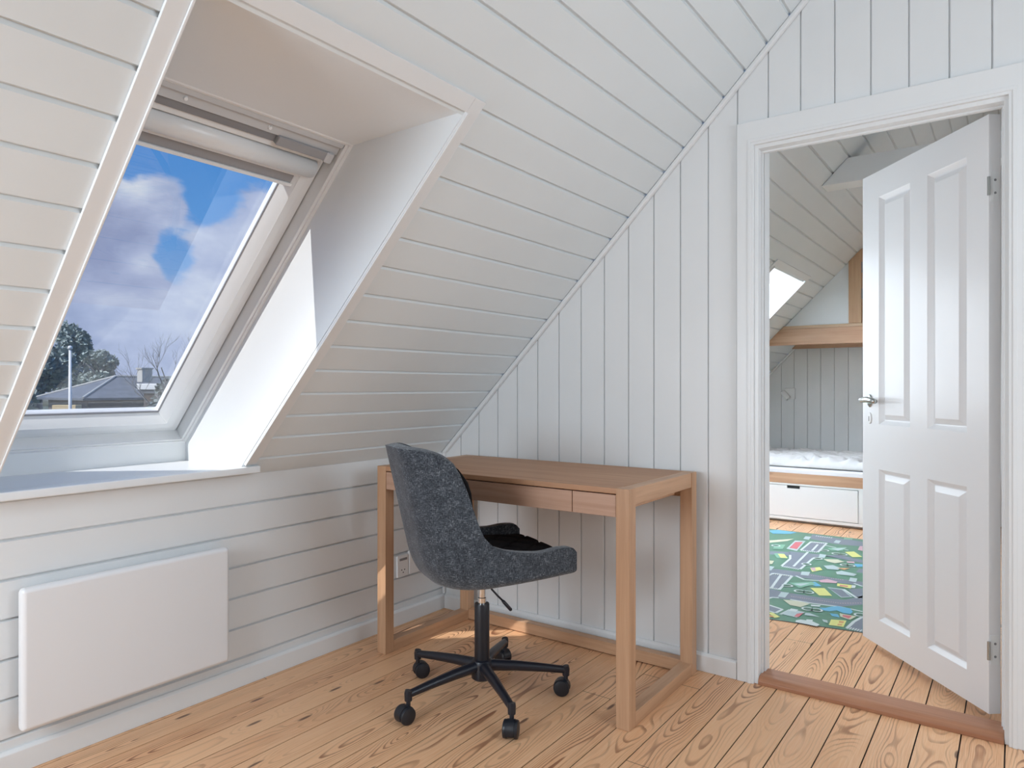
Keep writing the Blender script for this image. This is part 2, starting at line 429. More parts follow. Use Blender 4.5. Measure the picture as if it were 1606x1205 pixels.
# gable wall with the door (its far face closes the far room)
DX0, DX1, DZ = 1.50, 2.33, 2.03             # rough opening
bm = bmesh.new()
fn = lambda u, v, d: (u, d, v)
boards(bm, 0.0, DX0, 0.0, 3.3, GX0, fn, back=0.1, cuts=(SLOPE_CUT,), hw=0.0035, gd=0.008, lip=0.0010)
boards(bm, DX0, DX1, DZ, 3.4, GX0, fn, back=0.1, cuts=(SLOPE_CUT, RIGHT_CUT), hw=0.0035, gd=0.008, lip=0.0010)
boards(bm, DX1, 4.9, 0.0, 3.4, GX0, fn, back=0.1, cuts=(SLOPE_CUT, RIGHT_CUT), hw=0.0035, gd=0.008, lip=0.0010)
struct(link('wall_back', bm, 'white'))
# far gable
bm = bmesh.new()
boards(bm, 0.0, 4.9, 0.0, 3.4, GX0, lambda u, v, d: (u, YF + d, v), back=0.06, cuts=(SLOPE_CUT, RIGHT_CUT), hw=0.0035, gd=0.008, lip=0.0010)
struct(link('wall_far', bm, 'white'))
# wall behind the camera
bm = bmesh.new()
boards(bm, 0.0, 4.9, 0.0, 3.4, GX0, lambda u, v, d: (u, YB - d, v), back=0.06, cuts=(SLOPE_CUT, RIGHT_CUT), hw=0.0035, gd=0.008, lip=0.0010)
struct(link('wall_front', bm, 'white'))

# sloped ceilings; u = distance up the slope, d = behind the boards
def slope(u, v, d): return (u / S2 - d / S2, v, C0 + u / S2 + d / S2)
G_S = 1.41979 * S2
SU0, SU1 = 0.02 * S2, 1.075 * S2           # skylight opening along the slope
def slope_with_hole(name, y0, y1, h0, h1):
    bm = bmesh.new()
    boards(bm, -0.012, XR * S2, y0, h0, G_S, slope, hw=0.0075, gd=0.009, lip=0.0014)
    boards(bm, -0.012, XR * S2, h1, y1, G_S, slope, hw=0.0075, gd=0.009, lip=0.0014)
    boards(bm, SU1, XR * S2, h0, h1, G_S, slope, hw=0.0075, gd=0.009, lip=0.0014)
    boards(bm, -0.012, SU0, h0, h1, G_S, slope, hw=0.0075, gd=0.009, lip=0.0014)
    return struct(link(name, bm, 'coolwhite'))
W1 = (-1.915, -1.146)                       # reveal of the near skylight
W2 = (1.885, 2.655)
slope_with_hole('ceiling', YB, 0.0, W1[0] - 0.006, W1[1] + 0.006)
slope_with_hole('ceiling_far', 0.1, YF, W2[0] - 0.006, W2[1] + 0.006)
bm = bmesh.new()
boards(bm, 0.0, XR * S2, YB, YF, 0.03, lambda u, v, d: (4.9 - u / S2 + d / S2, v, C0 + u / S2 + d / S2), hw=0.0075, gd=0.009, lip=0.0014)
struct(link('ceiling_right', bm, 'white'))

# battens in the corners between slope and gable walls
def batten(name, y0, y1):
    bm = bmesh.new()
    prism(bm, [(0.0, -0.001), (XR * S2 - 0.03, -0.001), (XR * S2 - 0.05, -0.019), (0.018, -0.019)], y0, y1, lambda u, v, d: slope(u, d, v))
    return struct(link(name, bm, 'trimwhite', bevel=0.004))
batten('trim_1', -0.021, 0.0)
batten('trim_2', YF - 0.021, YF)
bm = boxbm((0.0, -0.014, 0.07), (0.014, 0.0, C0 + 0.0)); struct(link('trim_3', bm, 'trimwhite', bevel=0.004))

# skirting
def skirting(name, a, b, nx, ny, h=0.07, th=0.016):
    """runs from a to b (xy), thickness towards (nx,ny)"""
    a, b = Vector(a), Vector(b); d = (b - a).normalized(); L = (b - a).length; n = Vector((nx, ny))
    bm = bmesh.new()
    prism(bm, [(0, 0), (th, 0), (th, h - 0.008), (th - 0.008, h), (0, h)], 0, L, lambda u, v, w: (a.x + n.x * u + d.x * w, a.y + n.y * u + d.y * w, v))
    return struct(link(name, bm, 'trimwhite', bevel=0.002))
skirting('baseboard_left', (0, YB), (0, 0), 1, 0)
skirting('baseboard_back', (0.016, 0), (1.466, 0), 0, -1)
skirting('baseboard_back_right', (2.375, 0), (4.9, 0), 0, -1)
skirting('baseboard_far_left', (0, 0.1), (0, 3.2), 1, 0)

# ------------------------------------------------------------------ skylights
def wfn(y, s, w):
    """window plane: s up the slope, w outward from the reveal"""
    return (-0.345 + s / S2 - w / S2, y, 0.882 + s / S2 + w / S2)
def skylight(name, y0, y1, detailed=True):
    win = struct(empty(name, (-0.345, (y0 + y1) / 2, 0.882)))
    inv = Matrix.Translation(-win.location)
    def add(nm, bm, m, par=win, **k):
        bm.transform(inv); return link(nm, bm, m, par, **k)
    T = 0.02
    SL = 1.378
    # reveal: top board level, bottom apron upright, cheeks follow the splay
    bm = bmesh.new()
    fx = lambda u, v, d: (u, d, v)
    top_r, top_w = (1.082, 1.8565), wfn(0, SL, 0)
    prism(bm, [(1.085, C0 + 1.085), (top_w[0], top_w[2]), (top_w[0], top_w[2] + T), (1.10, C0 + 1.085 + T)], y0 - T, y1 + T, fx)
    bw = wfn(0, 0, 0)
    prism(bm, [(bw[0], bw[2]), (bw[0], 0.79), (bw[0] - T, 0.79), (bw[0] - T, bw[2])], y0 - T, y1 + T, fx)
    cheek = [(0.012, 0.79), (bw[0] - T, 0.79), (bw[0] - T, bw[2]), (top_w[0] - 0.01, top_w[2] + T), (1.085, C0 + 1.085)]
    prism(bm, cheek, y0 - T, y0, fx); prism(bm, cheek, y1, y1 + T, fx)
    add('reveal', bm, 'plaster')
    # outer frame lining
    a, b = y0 + 0.003, y1 - 0.003
    LI = 0.018
    bm = bmesh.new()
    def ring(bm, yo0, yo1, so0, so1, yi0, yi1, si0, si1, w0, w1, wi=None):
        O = [(yo0, so0), (yo1, so0), (yo1, so1), (yo0, so1)]; I = [(yi0, si0), (yi1, si0), (yi1, si1), (yi0, si1)]
        V = []
        for w in (w0, w1):
            V.append(([bm.verts.new(wfn(y, s, w)) for y, s in O], [bm.verts.new(wfn(y, s, wi if (wi and w == w0) else w)) for y, s in I]))
        for i in range(4):
            j = (i + 1) % 4
            bm.faces.new((V[0][0][i], V[0][0][j], V[0][1][j], V[0][1][i]))
            bm.faces.new((V[1][0][j], V[1][0][i], V[1][1][i], V[1][1][j]))
            bm.faces.new((V[0][0][j], V[0][0][i], V[1][0][i], V[1][0][j]))
            bm.faces.new((V[0][1][i], V[0][1][j], V[1][1][j], V[1][1][i]))
    # thin lip against the reveal, then the frame proper
    ring(bm, a - 0.04, b + 0.04, -0.04, SL + 0.04, a + 0.008, b - 0.008, 0.006, SL - 0.004, -0.002, 0.006)
    ring(bm, a - 0.03, b + 0.03, -0.03, SL + 0.03, a + LI, b - LI, 0.012, SL - 0.010, 0.004, 0.13)
    add('outer_frame', bm, 'sash', bevel=0.0015)
    # sash
    ya, yb = a + LI + 0.004, b - LI - 0.004
    s0, s1 = 0.012, 1.282
    sash_b = bmesh.new()
    ring(sash_b, ya, yb, s0, s1, ya + 0.030, yb - 0.030, s0 + 0.024, s1 - 0.03, 0.052, 0.12)
    ring(sash_b, ya + 0.028, yb - 0.028, s0 + 0.022, s1 - 0.028, ya + 0.056, yb - 0.056, s0 + 0.048, s1 - 0.08, 0.046, 0.118)
    ring(sash_b, ya + 0.0555, yb - 0.0555, s0 + 0.0475, s1 - 0.08, ya + 0.081, yb - 0.081, s0 + 0.068, s1 - 0.10, 0.0475, 0.118, wi=0.087)
    sash = add('sash', sash_b, 'sash', bevel=0.002)
    g0y, g1y, g0s, g1s = ya + 0.072, yb - 0.072, s0 + 0.060, s1 - 0.09
    for w in (0.094, 0.110):
        bm = bmesh.new()
        f = [bm.verts.new(wfn(*p, w)) for p in ((g0y, g0s), (g1y, g0s), (g1y, g1s), (g0y, g1s))]
        bm.faces.new(f)
        add('pane', bm, 'glass', recalc=False)
    bm = bmesh.new()
    ring(bm, a - 0.05, b + 0.05, -0.05, SL + 0.05, ya + 0.02, yb - 0.02, s0 + 0.02, s1 - 0.02, 0.1205, 0.138)
    add('leak_cover', bm, 'slate')  # unseen ring added to stop sun leaking past the sash
    # dark rubber round the glass
    bm = bmesh.new()
    ring(bm, ya + 0.078, yb - 0.078, s0 + 0.067, s1 - 0.097, ya + 0.083, yb - 0.083, s0 + 0.072, s1 - 0.102, 0.088, 0.094)
    add('seal', bm, 'greymetal')
    # header above the sash with its ventilation flap
    bm = bmesh.new()
    def wbox(bm, ya_, yb_, sa, sb, wa, wb):
        V = [bm.verts.new(wfn(y, s, w)) for w in (wa, wb) for y, s in ((ya_, sa), (yb_, sa), (yb_, sb), (ya_, sb))]
        for f in ((0, 1, 2, 3), (7, 6, 5, 4), (0, 4, 5, 1), (1, 5, 6, 2), (2, 6, 7, 3), (3, 7, 4, 0)): bm.faces.new([V[i] for i in f])
    wbox(bm, a + 0.02, b - 0.02, 1.322, SL - 0.012, 0.016, 0.06)
    wbox(bm, a + 0.02, b - 0.02, 1.352, SL - 0.004, 0.006, 0.06)
    hd = add('header', bm, 'header_grey', bevel=0.002)
    for yy in (b - 0.27, b - 0.52):
        bm = bmesh.new(); p = Vector(wfn(yy, 1.338, 0.016)); n = Vector((1, 0, -1)).normalized()
        cyl(bm, p, p + n * 0.005, 0.006, 0.005, 12)
        bm.transform(inv); link('screw', bm, 'sash', hd, smooth=False)
    bm = bmesh.new()
    wbox(bm, a + 0.02, b - 0.05, 1.299, 1.3215, 0.022, 0.06)
    add('vent_gap', bm, 'greymetal')
    bm = bmesh.new()
    wbox(bm, ya + 0.002, yb - 0.03, 1.279, 1.299, 0.028, 0.058)
    add('handle_bar', bm, 'sash', bevel=0.003)
    bm = bmesh.new()
    wbox(bm, b - 0.235, b - 0.045, 1.296, 1.326, 0.006, 0.030)
    hb = add('handle_grip', bm, 'gripgrey', bevel=0.004)
    bm = bmesh.new()
    wbox(bm, b - 0.062, b - 0.034, 1.292, 1.326, 0.004, 0.03)
    bm.transform(inv); link('end_cap', bm, 'header_grey', hb, bevel=0.003)
    # roller blind cassette, drawn up
    bm = bmesh.new()
    prof = []
    for i in range(13):
        an = math.pi * (i / 12.0); prof.append((1.245 + 0.032 * math.cos(an), 0.046 - 0.034 * math.sin(an)))
    poly = [(1.277, 0.052)] + prof + [(1.213, 0.052)]
    prism(bm, poly, ya + 0.036, yb - 0.036, lambda s, w, y: wfn(y, s, w))
    rb = add('blind_cassette', bm, 'sash', smooth=False)
    for p in rb.data.polygons: p.use_smooth = len(p.vertices) == 4
    bm = bmesh.new()
    wbox(bm, ya + 0.06, yb - 0.06, 1.165, 1.212, 0.062, 0.088)
    add('blind_hem_bar', bm, 'gripgrey', bevel=0.003)
    bm = bmesh.new()
    wbox(bm, ya + 0.06, yb - 0.06, 1.155, 1.166, 0.056, 0.088)
    bm.transform(inv); link('pull_edge', bm, 'sash', rb, bevel=0.002)
    # architrave on the slope
    bm = bmesh.new()
    tw = 0.046
    u0, u1 = 0.045 * S2, 1.085 * S2
    def sbox(ya_, yb_, ua, ub, d0, d1):
        V = [bm.verts.new(slope(u, y, d)) for d in (d0, d1) for y, u in ((ya_, ua), (yb_, ua), (yb_, ub), (ya_, ub))]
        for f in ((0, 1, 2, 3), (7, 6, 5, 4), (0, 4, 5, 1), (1, 5, 6, 2), (2, 6, 7, 3), (3, 7, 4, 0)): bm.faces.new([V[i] for i in f])
    sbox(y0 - tw, y0, u0, u1 + tw, -0.008, 0.0)
    sbox(y1, y1 + tw, u0, u1 + tw, -0.008, 0.0)
    sbox(y0, y1, u1, u1 + tw, -0.008, 0.0)
    sbox(y1, y1 + 0.006, u0, u1, -0.013, -0.008)
    sbox(y0 - 0.006, y0, u0, u1, -0.013, -0.008)
    add('architrave', bm, 'trimwhite', bevel=0.0015)
    # sill board
    bm = boxbm((-0.345, y0, 0.782), (0.0, y1, 0.808))
    box(bm, (0.0, y0 - 0.07, 0.782), (0.056, y1 + 0.064, 0.808))
    add('sill', bm, 'trimwhite', bevel=0.004)
    return win
M['header_grey'] = plain('light_grey_window_header', (0.60, 0.61, 0.62), 0.45)
M['gripgrey'] = plain('mid_grey_window_grip', (0.34, 0.34, 0.35), 0.4)
skylight('window_1', *W1)
skylight('window_2', *W2)

# ------------------------------------------------------------------ door between the rooms
door = struct(empty('door_1', (1.9, 0.05, 0.0)))
dinv = Matrix.Translation(-door.location)
def dadd(nm, bm, m, par=door, **k):
    bm.transform(dinv); return link(nm, bm, m, par, **k)
JX0, JX1, JZ = 1.544, 2.287, 1.975
bm = bmesh.new()
def casing_ring(bm, x0, x1, zt, xo0, xo1, zo, y0, y1):
    """three sided frame: inner x0..x1 up to zt, outer xo0..xo1 up to zo"""
    for (xa, xb, za, zb) in ((xo0, x0, 0, zo), (x1, xo1, 0, zo), (x0, x1, zt, zo)):
        box(bm, (xa, y0, za), (xb, y1, zb))
def frame3(name, x0, x1, zt, xo0, xo1, zo, y0, y1, mat='trimwhite', bev=0.002):
    bm = bmesh.new()
    P = [(xo0, 0), (xo0, zo), (xo1, zo), (xo1, 0), (x1, 0), (x1, zt), (x0, zt), (x0, 0)]
    prism(bm, P, y0, y1, lambda u, v, d: (u, d, v))
    return dadd(name, bm, mat, bevel=bev)
frame3('architrave', 1.530, 2.298, 1.992, 1.468, 2.372, 2.081, -0.018, 0.001)
frame3('architrave_bead', 1.520, 2.308, 2.002, 1.508, 2.320, 2.014, -0.0205, -0.0175, bev=0.001)
frame3('jamb', 1.544, 2.287, 1.978, DX0 + 0.001, DX1 - 0.001, DZ - 0.001, -0.006, 0.052)
frame3('jamb_rebate', 1.553, 2.279, 1.992, DX0 + 0.001, DX1 - 0.001, DZ - 0.001, 0.052, 0.108)
frame3('jamb_stop', 1.549, 2.283, 1.972, 1.538, 2.291, 1.985, 0.030, 0.048)
frame3('architrave_far', 1.545, 2.290, 1.995, 1.468, 2.372, 2.081, 0.099, 0.116)
# threshold
bm = bmesh.new()
prism(bm, [(-0.013, 0.0), (-0.013, 0.014), (0.000, 0.026), (0.012, 0.030), (0.088, 0.030), (0.102, 0.022), (0.108, 0.0)], 1.5445, 2.2865, lambda u, v, d: (d, u, v))
dadd('threshold', bm, 'thresh', bevel=0.002)

# leaf: local x along the leaf from hinge, y = thickness away from the camera side, z up
leafroot = Matrix.Translation((2.245, 0.114, 0.0)) @ Matrix.Rotation(math.atan2(0.768, -0.641), 4, 'Z')
# local +y is rotated 90deg ccw from leaf direction = camera side; thickness goes to -y
TH = 0.040; LW = 0.717; LB, LT = 0.036, 1.985
def leaf_bm():
    bm = bmesh.new()
    xs = [0, 0.1, 0.302, 0.402, 0.602, LW]; zs = [LB, 0.140, 0.760, 0.944, 1.878, LT]
    pan = {(1, 1), (3, 1), (1, 3), (3, 3)}
    for side, y in ((1, 0.0), (-1, -TH)):
        vert = {}
        def V(x, z, d=0.0):
            k = (round(x, 5), round(z, 5), round(d, 5))
            if k not in vert: vert[k] = bm.verts.new((x, y - side * d, z))
            return vert[k]
        for i in range(5):
            for j in range(5):
                x0, x1, z0, z1 = xs[i], xs[i + 1], zs[j], zs[j + 1]
                if (i, j) in pan:
                    rings = [(0.0, 0.0), (0.002, 0.0015), (0.016, 0.0145), (0.020, 0.0150), (0.038, 0.0035), (0.041, 0.002)]
                    rr = []
                    for ins, d in rings:
                        rr.append([V(x0 + ins, z0 + ins, d), V(x1 - ins, z0 + ins, d), V(x1 - ins, z1 - ins, d), V(x0 + ins, z1 - ins, d)])
                    for a_, b_ in zip(rr, rr[1:]):
                        for k in range(4): bm.faces.new((a_[k], a_[(k + 1) % 4], b_[(k + 1) % 4], b_[k]))
                    bm.faces.new(rr[-1])
                else: bm.faces.new((V(x0, z0), V(x1, z0), V(x1, z1), V(x0, z1)))
    def q(*c): bm.faces.new([bm.verts.new(p) for p in c])
    q((0, 0, LB), (0, 0, LT), (0, -TH, LT), (0, -TH, LB)); q((LW, 0, LB), (LW, 0, LT), (LW, -TH, LT), (LW, -TH, LB))
    q((0, 0, LB), (LW, 0, LB), (LW, -TH, LB), (0, -TH, LB)); q((0, 0, LT), (LW, 0, LT), (LW, -TH, LT), (0, -TH, LT))
    bmesh.ops.remove_doubles(bm, verts=bm.verts, dist=1e-5)
    bm.transform(leafroot)
    return bm
leaf = dadd('door_leaf', leaf_bm(), 'doorwhite')
def lf(bm): bm.transform(leafroot); bm.transform(dinv); return bm
for side, ys in ((1, 0.0), (-1, -TH)):
    bm = bmesh.new()
    # oval rose
    R = []
    for h_, sc in ((0.0, 1.0), (0.004, 1.0), (0.007, 0.8)):
        R.append([bm.verts.new((0.662 + 0.016 * sc * math.cos(a * math.pi / 12), ys + side * h_, 1.040 + 0.027 * sc * math.sin(a * math.pi / 12))) for a in range(24)])
    for a_, b_ in zip(R, R[1:]):
        for k in range(24): bm.faces.new((a_[k], a_[(k + 1) % 24], b_[(k + 1) % 24], b_[k]))
    bm.faces.new(R[-1])
    tube(bm, [(0.662, ys + side * 0.004, 1.042), (0.662, ys + side * 0.030, 1.042), (0.655, ys + side * 0.046, 1.043), (0.635, ys + side * 0.053, 1.044), (0.60, ys + side * 0.054, 1.046), (0.565, ys + side * 0.052, 1.043), (0.545, ys + side * 0.050, 1.039)],
         [0.010, 0.009, 0.010, 0.0115, 0.012, 0.012, 0.009], 16)
    link('door_handle', lf(bm), 'nickel', leaf, smooth=True)['label'] = 'satin nickel lever handle'
    bm = bmesh.new()
    R = []
    for h_, sc in ((0.0, 1.0), (0.003, 1.0), (0.005, 0.85)):
        R.append([bm.verts.new((0.664 + 0.014 * sc * math.cos(a * math.pi / 12), ys + side * h_, 0.967 + 0.024 * sc * math.sin(a * math.pi / 12))) for a in range(24)])
    for a_, b_ in zip(R, R[1:]):
        for k in range(24): bm.faces.new((a_[k], a_[(k + 1) % 24], b_[(k + 1) % 24], b_[k]))
    bm.faces.new(R[-1])
    kp = link('keyhole_plate', lf(bm), 'socketwhite', leaf, smooth=False)
    if side == 1:
        link('keyhole', lf(boxbm((0.6625, 0.0035, 0.955), (0.6655, 0.0056, 0.975))), 'dark', leaf)
for zc in (1.750, 0.243):
    bm = boxbm((-0.0015, -TH + 0.006, zc - 0.048), (0.0, -0.004, zc + 0.048))
    hp = link('hinge', lf(bm), 'hingegrey' if 'hingegrey' in M else 'sash', leaf)
    bm = bmesh.new()
    cyl(bm, (-0.004, 0.004, zc - 0.030), (-0.004, 0.004, zc + 0.030), 0.0045, seg=12)
    link('hinge_pin', lf(bm), 'nickel', leaf, smooth=False)
    for dz in (-0.021, 0.021):
        bm = bmesh.new(); cyl(bm, (-0.0014, -TH / 2, zc + dz), (-0.0028, -TH / 2, zc + dz), 0.004, seg=12)
        link('screw', lf(bm), 'greymetal', leaf)

# ------------------------------------------------------------------ wall heater under the skylight
def heater():
    y0, y1, z0, z1, x0, x1 = -1.850, -1.212, 0.128, 0.532, 0.018, 0.066
    r = tag(empty('wall_heater', (0.0, (y0 + y1) / 2, 0.0)), 'white flat panel heater mounted low on the boarded wall under the skylight', 'heater')
    inv = Matrix.Translation(-r.location)
    bm = boxbm((x0 + 0.012, y0, z0), (x1, y1, z1)); bm.transform(inv)
    link('front_panel', bm, 'heater', r, bevel=0.014, bsegs=4)
    bm = boxbm((x0, y0 + 0.02, z0 + 0.02), (x0 + 0.014, y1 - 0.02, z1 - 0.01)); bm.transform(inv)
    link('back_plate', bm, 'heater', r)
    for yy in (y0 + 0.12, y1 - 0.15):
        bm = boxbm((0.0, yy, z0 + 0.05), (x0, yy + 0.03, z1 - 0.05)); bm.transform(inv)
        link('wall_bracket', bm, 'heater', r)
heater()

# ------------------------------------------------------------------ sockets
def socket(name, loc, label, w=0.071, h=0.10):
    r = tag(empty(name, loc), label, 'socket')
    bm = boxbm((0.0, -w / 2, -h / 2), (0.011, w / 2, h / 2)); pl = link('cover_plate', bm, 'socketwhite', r, bevel=0.003)
    bm = boxbm((0.011, -w / 2 + 0.012, h / 2 - 0.024), (0.0135, w / 2 - 0.012, h / 2 - 0.014)); link('switch', bm, 'greymetal', r)
    for dy, dz in ((-0.0095, -0.018), (0.0095, -0.018), (0.0, -0.030)):
        bm = bmesh.new(); cyl(bm, (0.0105, dy, dz), (0.0116, dy, dz), 0.003, seg=12); link('pin_hole', bm, 'dark', pl)
    return r
socket('wall_socket', (0.0, -0.298, 0.268), 'white wall socket low on the left wall, behind the chair back')
r = tag(empty('wall_socket', (0.0, -0.215, 0.275)), 'white blank cover box beside the socket, half hidden behind the chair', 'socket')
link('cover_plate', boxbm((0.0, -0.044, -0.055), (0.014, 0.036, 0.055)), 'socketwhite', r, bevel=0.003)

# ------------------------------------------------------------------ desk
DXa, DXb, DYa, DYb, DH, LGW = 0.172, 1.319, -0.612, -0.034, 0.772, 0.048
desk = tag(empty('writing_desk', ((DXa + DXb) / 2, (DYa + DYb) / 2, 0)), 'light oak writing desk with flush drawers and open frame sides against the boarded wall', 'desk')
dki = Matrix.Translation(-desk.location)
def kadd(nm, a, b, m, par=desk, bev=0.002):
    bm = boxbm(a, b); bm.transform(dki); return link(nm, bm, m, par, bevel=bev)
for x in (DXa, DXb - LGW):
    for y in (DYa, DYb - LGW):
        kadd('leg', (x, y, 0), (x + LGW, y + LGW, DH), 'oakz')
    kadd('side_rail', (x + 0.002, DYa + LGW, DH - 0.056), (x + LGW - 0.002, DYb - LGW, DH - 0.0005), 'oaky')
    kadd('floor_rail', (x + 0.001, DYa + LGW, 0.0), (x + LGW - 0.001, DYb - LGW, 0.046), 'oaky')
kadd('back_floor_rail', (DXa + LGW, DYb - 0.044, 0.004), (DXb - LGW, DYb - 0.002, 0.050), 'oakx')
kadd('tabletop', (DXa + LGW - 0.002, DYa + 0.001, DH - 0.019), (DXb - LGW + 0.002, DYb - 0.001, DH - 0.0003), 'oaktop')
kadd('back_apron', (DXa + LGW, DYb - 0.030, DH - 0.096), (DXb - LGW, DYb - 0.010, DH - 0.020), 'oakx')
kadd('drawer_box_base', (DXa + LGW + 0.004, DYa + 0.022, 0.690), (DXb - LGW - 0.004, DYb - 0.09, 0.700), 'oakx')
for xa, xb in ((DXa + LGW + 0.0015, 1.1045), (1.1075, DXb - LGW - 0.0015)):
    dr = kadd('drawer', (xa, DYa + 0.003, 0.678), (xb, DYa + 0.022, DH - 0.0225), 'drawerwood', bev=0.0012)
# fixing screws under the back apron
bm = bmesh.new(); cyl(bm, (1.262, DYb - 0.031, 0.725), (1.262, DYb - 0.040, 0.725), 0.006, seg=12); bm.transform(dki)
link('fixing_bolt', bm, 'nickel', desk)

# ------------------------------------------------------------------ office chair
CX, CY = 0.780, -0.684
chair = tag(empty('office_chair', (CX, CY, 0)), 'charcoal melange upholstered swivel chair on a black five-star castor base at the desk', 'chair')
def cadd(nm, bm, m, par=chair, **k): return link(nm, bm, m, par, **k)
FACE = math.radians(61)
# base
bm = bmesh.new(); lathe(bm, [(0.030, 0.064), (0.037, 0.070), (0.039, 0.118), (0.034, 0.132), (0.026, 0.136)], (0, 0, 0), (0, 0, 1), 32)
cadd('hub', bm, 'black', smooth=True).modifiers.new('e', 'EDGE_SPLIT').split_angle = 0.7
for k in range(5):
    an = math.radians(-105.5 + 72 * k); d = Vector((math.cos(an), math.sin(an), 0)); n = Vector((-d.y, d.x, 0))
    bm = bmesh.new()
    pts = [d * 0.028 + Vector((0, 0, 0.112)), d * 0.12 + Vector((0, 0, 0.108)), d * 0.22 + Vector((0, 0, 0.099)), d * 0.298 + Vector((0, 0, 0.090))]
    tube(bm, pts, [0.020, 0.0175, 0.0145, 0.0125], 16)
    tube(bm, [d * 0.297 + Vector((0, 0, 0.1035)), d * 0.299 + Vector((0, 0, 0.094)), d * 0.299 + Vector((0, 0, 0.070))], [0.0125, 0.0135, 0.0125], 16)
    leg = cadd('leg', bm, 'black', smooth=True); leg.modifiers.new('e', 'EDGE_SPLIT').split_angle = 0.8
    # castor: hood and twin wheels
    sw = math.radians([-100, -65, 205, 165, 60][k]) if k < 5 else an
    f = Vector((math.cos(sw), math.sin(sw), 0)); s = Vector((-f.y, f.x, 0))
    c = d * 0.299 + f * 0.014; c.z = 0.0285
    bm = bmesh.new()
    tube(bm, [Vector((d.x * 0.299, d.y * 0.299, 0.072)), Vector((d.x * 0.299, d.y * 0.299, 0.040))], 0.0075, 12)
    # hood: part cylinder shell over the wheels
    seg = 14; Rr = 0.0300; hw = 0.013
    A = []
    for i in range(seg + 1):
        t_ = math.radians(-25 + 205 * i / seg)
        A.append([bm.verts.new(c + (f * math.cos(t_) + Vector((0, 0, 1)) * math.sin(t_)) * rr + s * w) for rr, w in ((Rr, -hw), (Rr, hw), (Rr - 0.006, hw), (Rr - 0.006, -hw))])
    for p, q in zip(A, A[1:]):
        for j in range(4): bm.faces.new((p[j], p[(j + 1) % 4], q[(j + 1) % 4], q[j]))
    bm.faces.new(A[0][::-1]); bm.faces.new(A[-1])
    cs = cadd('castor', bm, 'blackplastic', leg, smooth=True); cs.modifiers.new('e', 'EDGE_SPLIT').split_angle = 0.7
    for sgn in (-1, 1):
        bm = bmesh.new()
        lathe(bm, [(0.0, 0.0), (0.024, 0.0), (0.0282, 0.002), (0.0285, 0.008), (0.027, 0.0115), (0.020, 0.0135), (0.0, 0.0142)], c + s * sgn * 0.0115, s * sgn, 28)
        # wheels sit a hair outside the hood; parented to the castor via its own mesh
        w = bmesh.new(); w.free()
        cadd('castor_wheel', bm, 'blackplastic', leg, smooth=True).modifiers.new('e', 'EDGE_SPLIT').split_angle = 0.6
bm = bmesh.new(); lathe(bm, [(0.0255, 0.130), (0.0265, 0.134), (0.0265, 0.328), (0.025, 0.332), (0.014, 0.332)], (0, 0, 0), (0, 0, 1), 32)
cadd('column_sleeve', bm, 'blackplastic', smooth=True).modifiers.new('e', 'EDGE_SPLIT').split_angle = 0.6
bm = bmesh.new(); lathe(bm, [(0.0155, 0.330), (0.0155, 0.352), (0.013, 0.354), (0.013, 0.436)], (0, 0, 0), (0, 0, 1), 32)
cadd('gas_lift', bm, 'chrome', smooth=True).modifiers.new('e', 'EDGE_SPLIT').split_angle = 0.6
R_ = Vector((0.811, 0.585, 0))
bm = bmesh.new(); box(bm, (-0.05, -0.04, 0.424), (0.05, 0.04, 0.437), Matrix.Rotation(FACE, 4, 'Z'))
mech = cadd('seat_mechanism', bm, 'blackplastic', bevel=0.004)
bm = bmesh.new()
tube(bm, [R_ * 0.012 + Vector((0, 0, 0.430)), R_ * 0.022 + Vector((0, 0, 0.402)), R_ * 0.035 + Vector((0, 0, 0.380)), R_ * 0.055 + Vector((0, 0, 0.358)), R_ * 0.074 + Vector((0, 0, 0.340))], 0.0035, 10)
tube(bm, [R_ * 0.072 + Vector((0, 0, 0.341)), R_ * 0.078 + Vector((0, 0, 0.335)), R_ * 0.102 + Vector((0, 0, 0.308)), R_ * 0.104 + Vector((0, 0, 0.305))], [0.0045, 0.0062, 0.0062, 0.004], 10)
cadd('height_lever', bm, 'blackplastic', smooth=True)

# shell: bucket wrapped round the seat. local frame: +X forward, +Y left
ROT = Matrix.Rotation(FACE, 4, 'Z')
def lerp_tab(tab, t):
    for (a, va), (b, vb) in zip(tab, tab[1:]):
        if t <= b:
            k = (t - a) / (b - a); k = max(0, min(1, k)); k = k * k * (3 - 2 * k) if False else k
            if isinstance(va, tuple): return tuple(p + (q - p) * k for p, q in zip(va, vb))
            return va + (vb - va) * k
    return tab[-1][1]
def catmull(tab, t):
    n = len(tab)
    for i in range(n - 1):
        a, b = tab[i][0], tab[i + 1][0]
        if t <= b or i == n - 2:
            k = max(0, min(1, (t - a) / (b - a)))
            p0 = tab[max(i - 1, 0)][1]; p1 = tab[i][1]; p2 = tab[i + 1][1]; p3 = tab[min(i + 2, n - 1)][1]
            def cr(a0, a1, a2, a3): return 0.5 * ((2 * a1) + (-a0 + a2) * k + (2 * a0 - 5 * a1 + 4 * a2 - a3) * k * k + (-a0 + 3 * a1 - 3 * a2 + a3) * k ** 3)
            if isinstance(p1, tuple): return tuple(cr(*q) for q in zip(p0, p1, p2, p3))
            return cr(p0, p1, p2, p3)
# plan outline at seat level, t = 0 back centre .. 1 front tip  -> (x forward, half width)
PLAN = [(0.0, (-0.225, 0.0)), (0.15, (-0.221, 0.095)), (0.28, (-0.185, 0.182)), (0.40, (-0.110, 0.232)), (0.52, (-0.035, 0.244)), (0.68, (0.065, 0.247)), (0.85, (0.165, 0.244)), (1.0, (0.250, 0.236))]
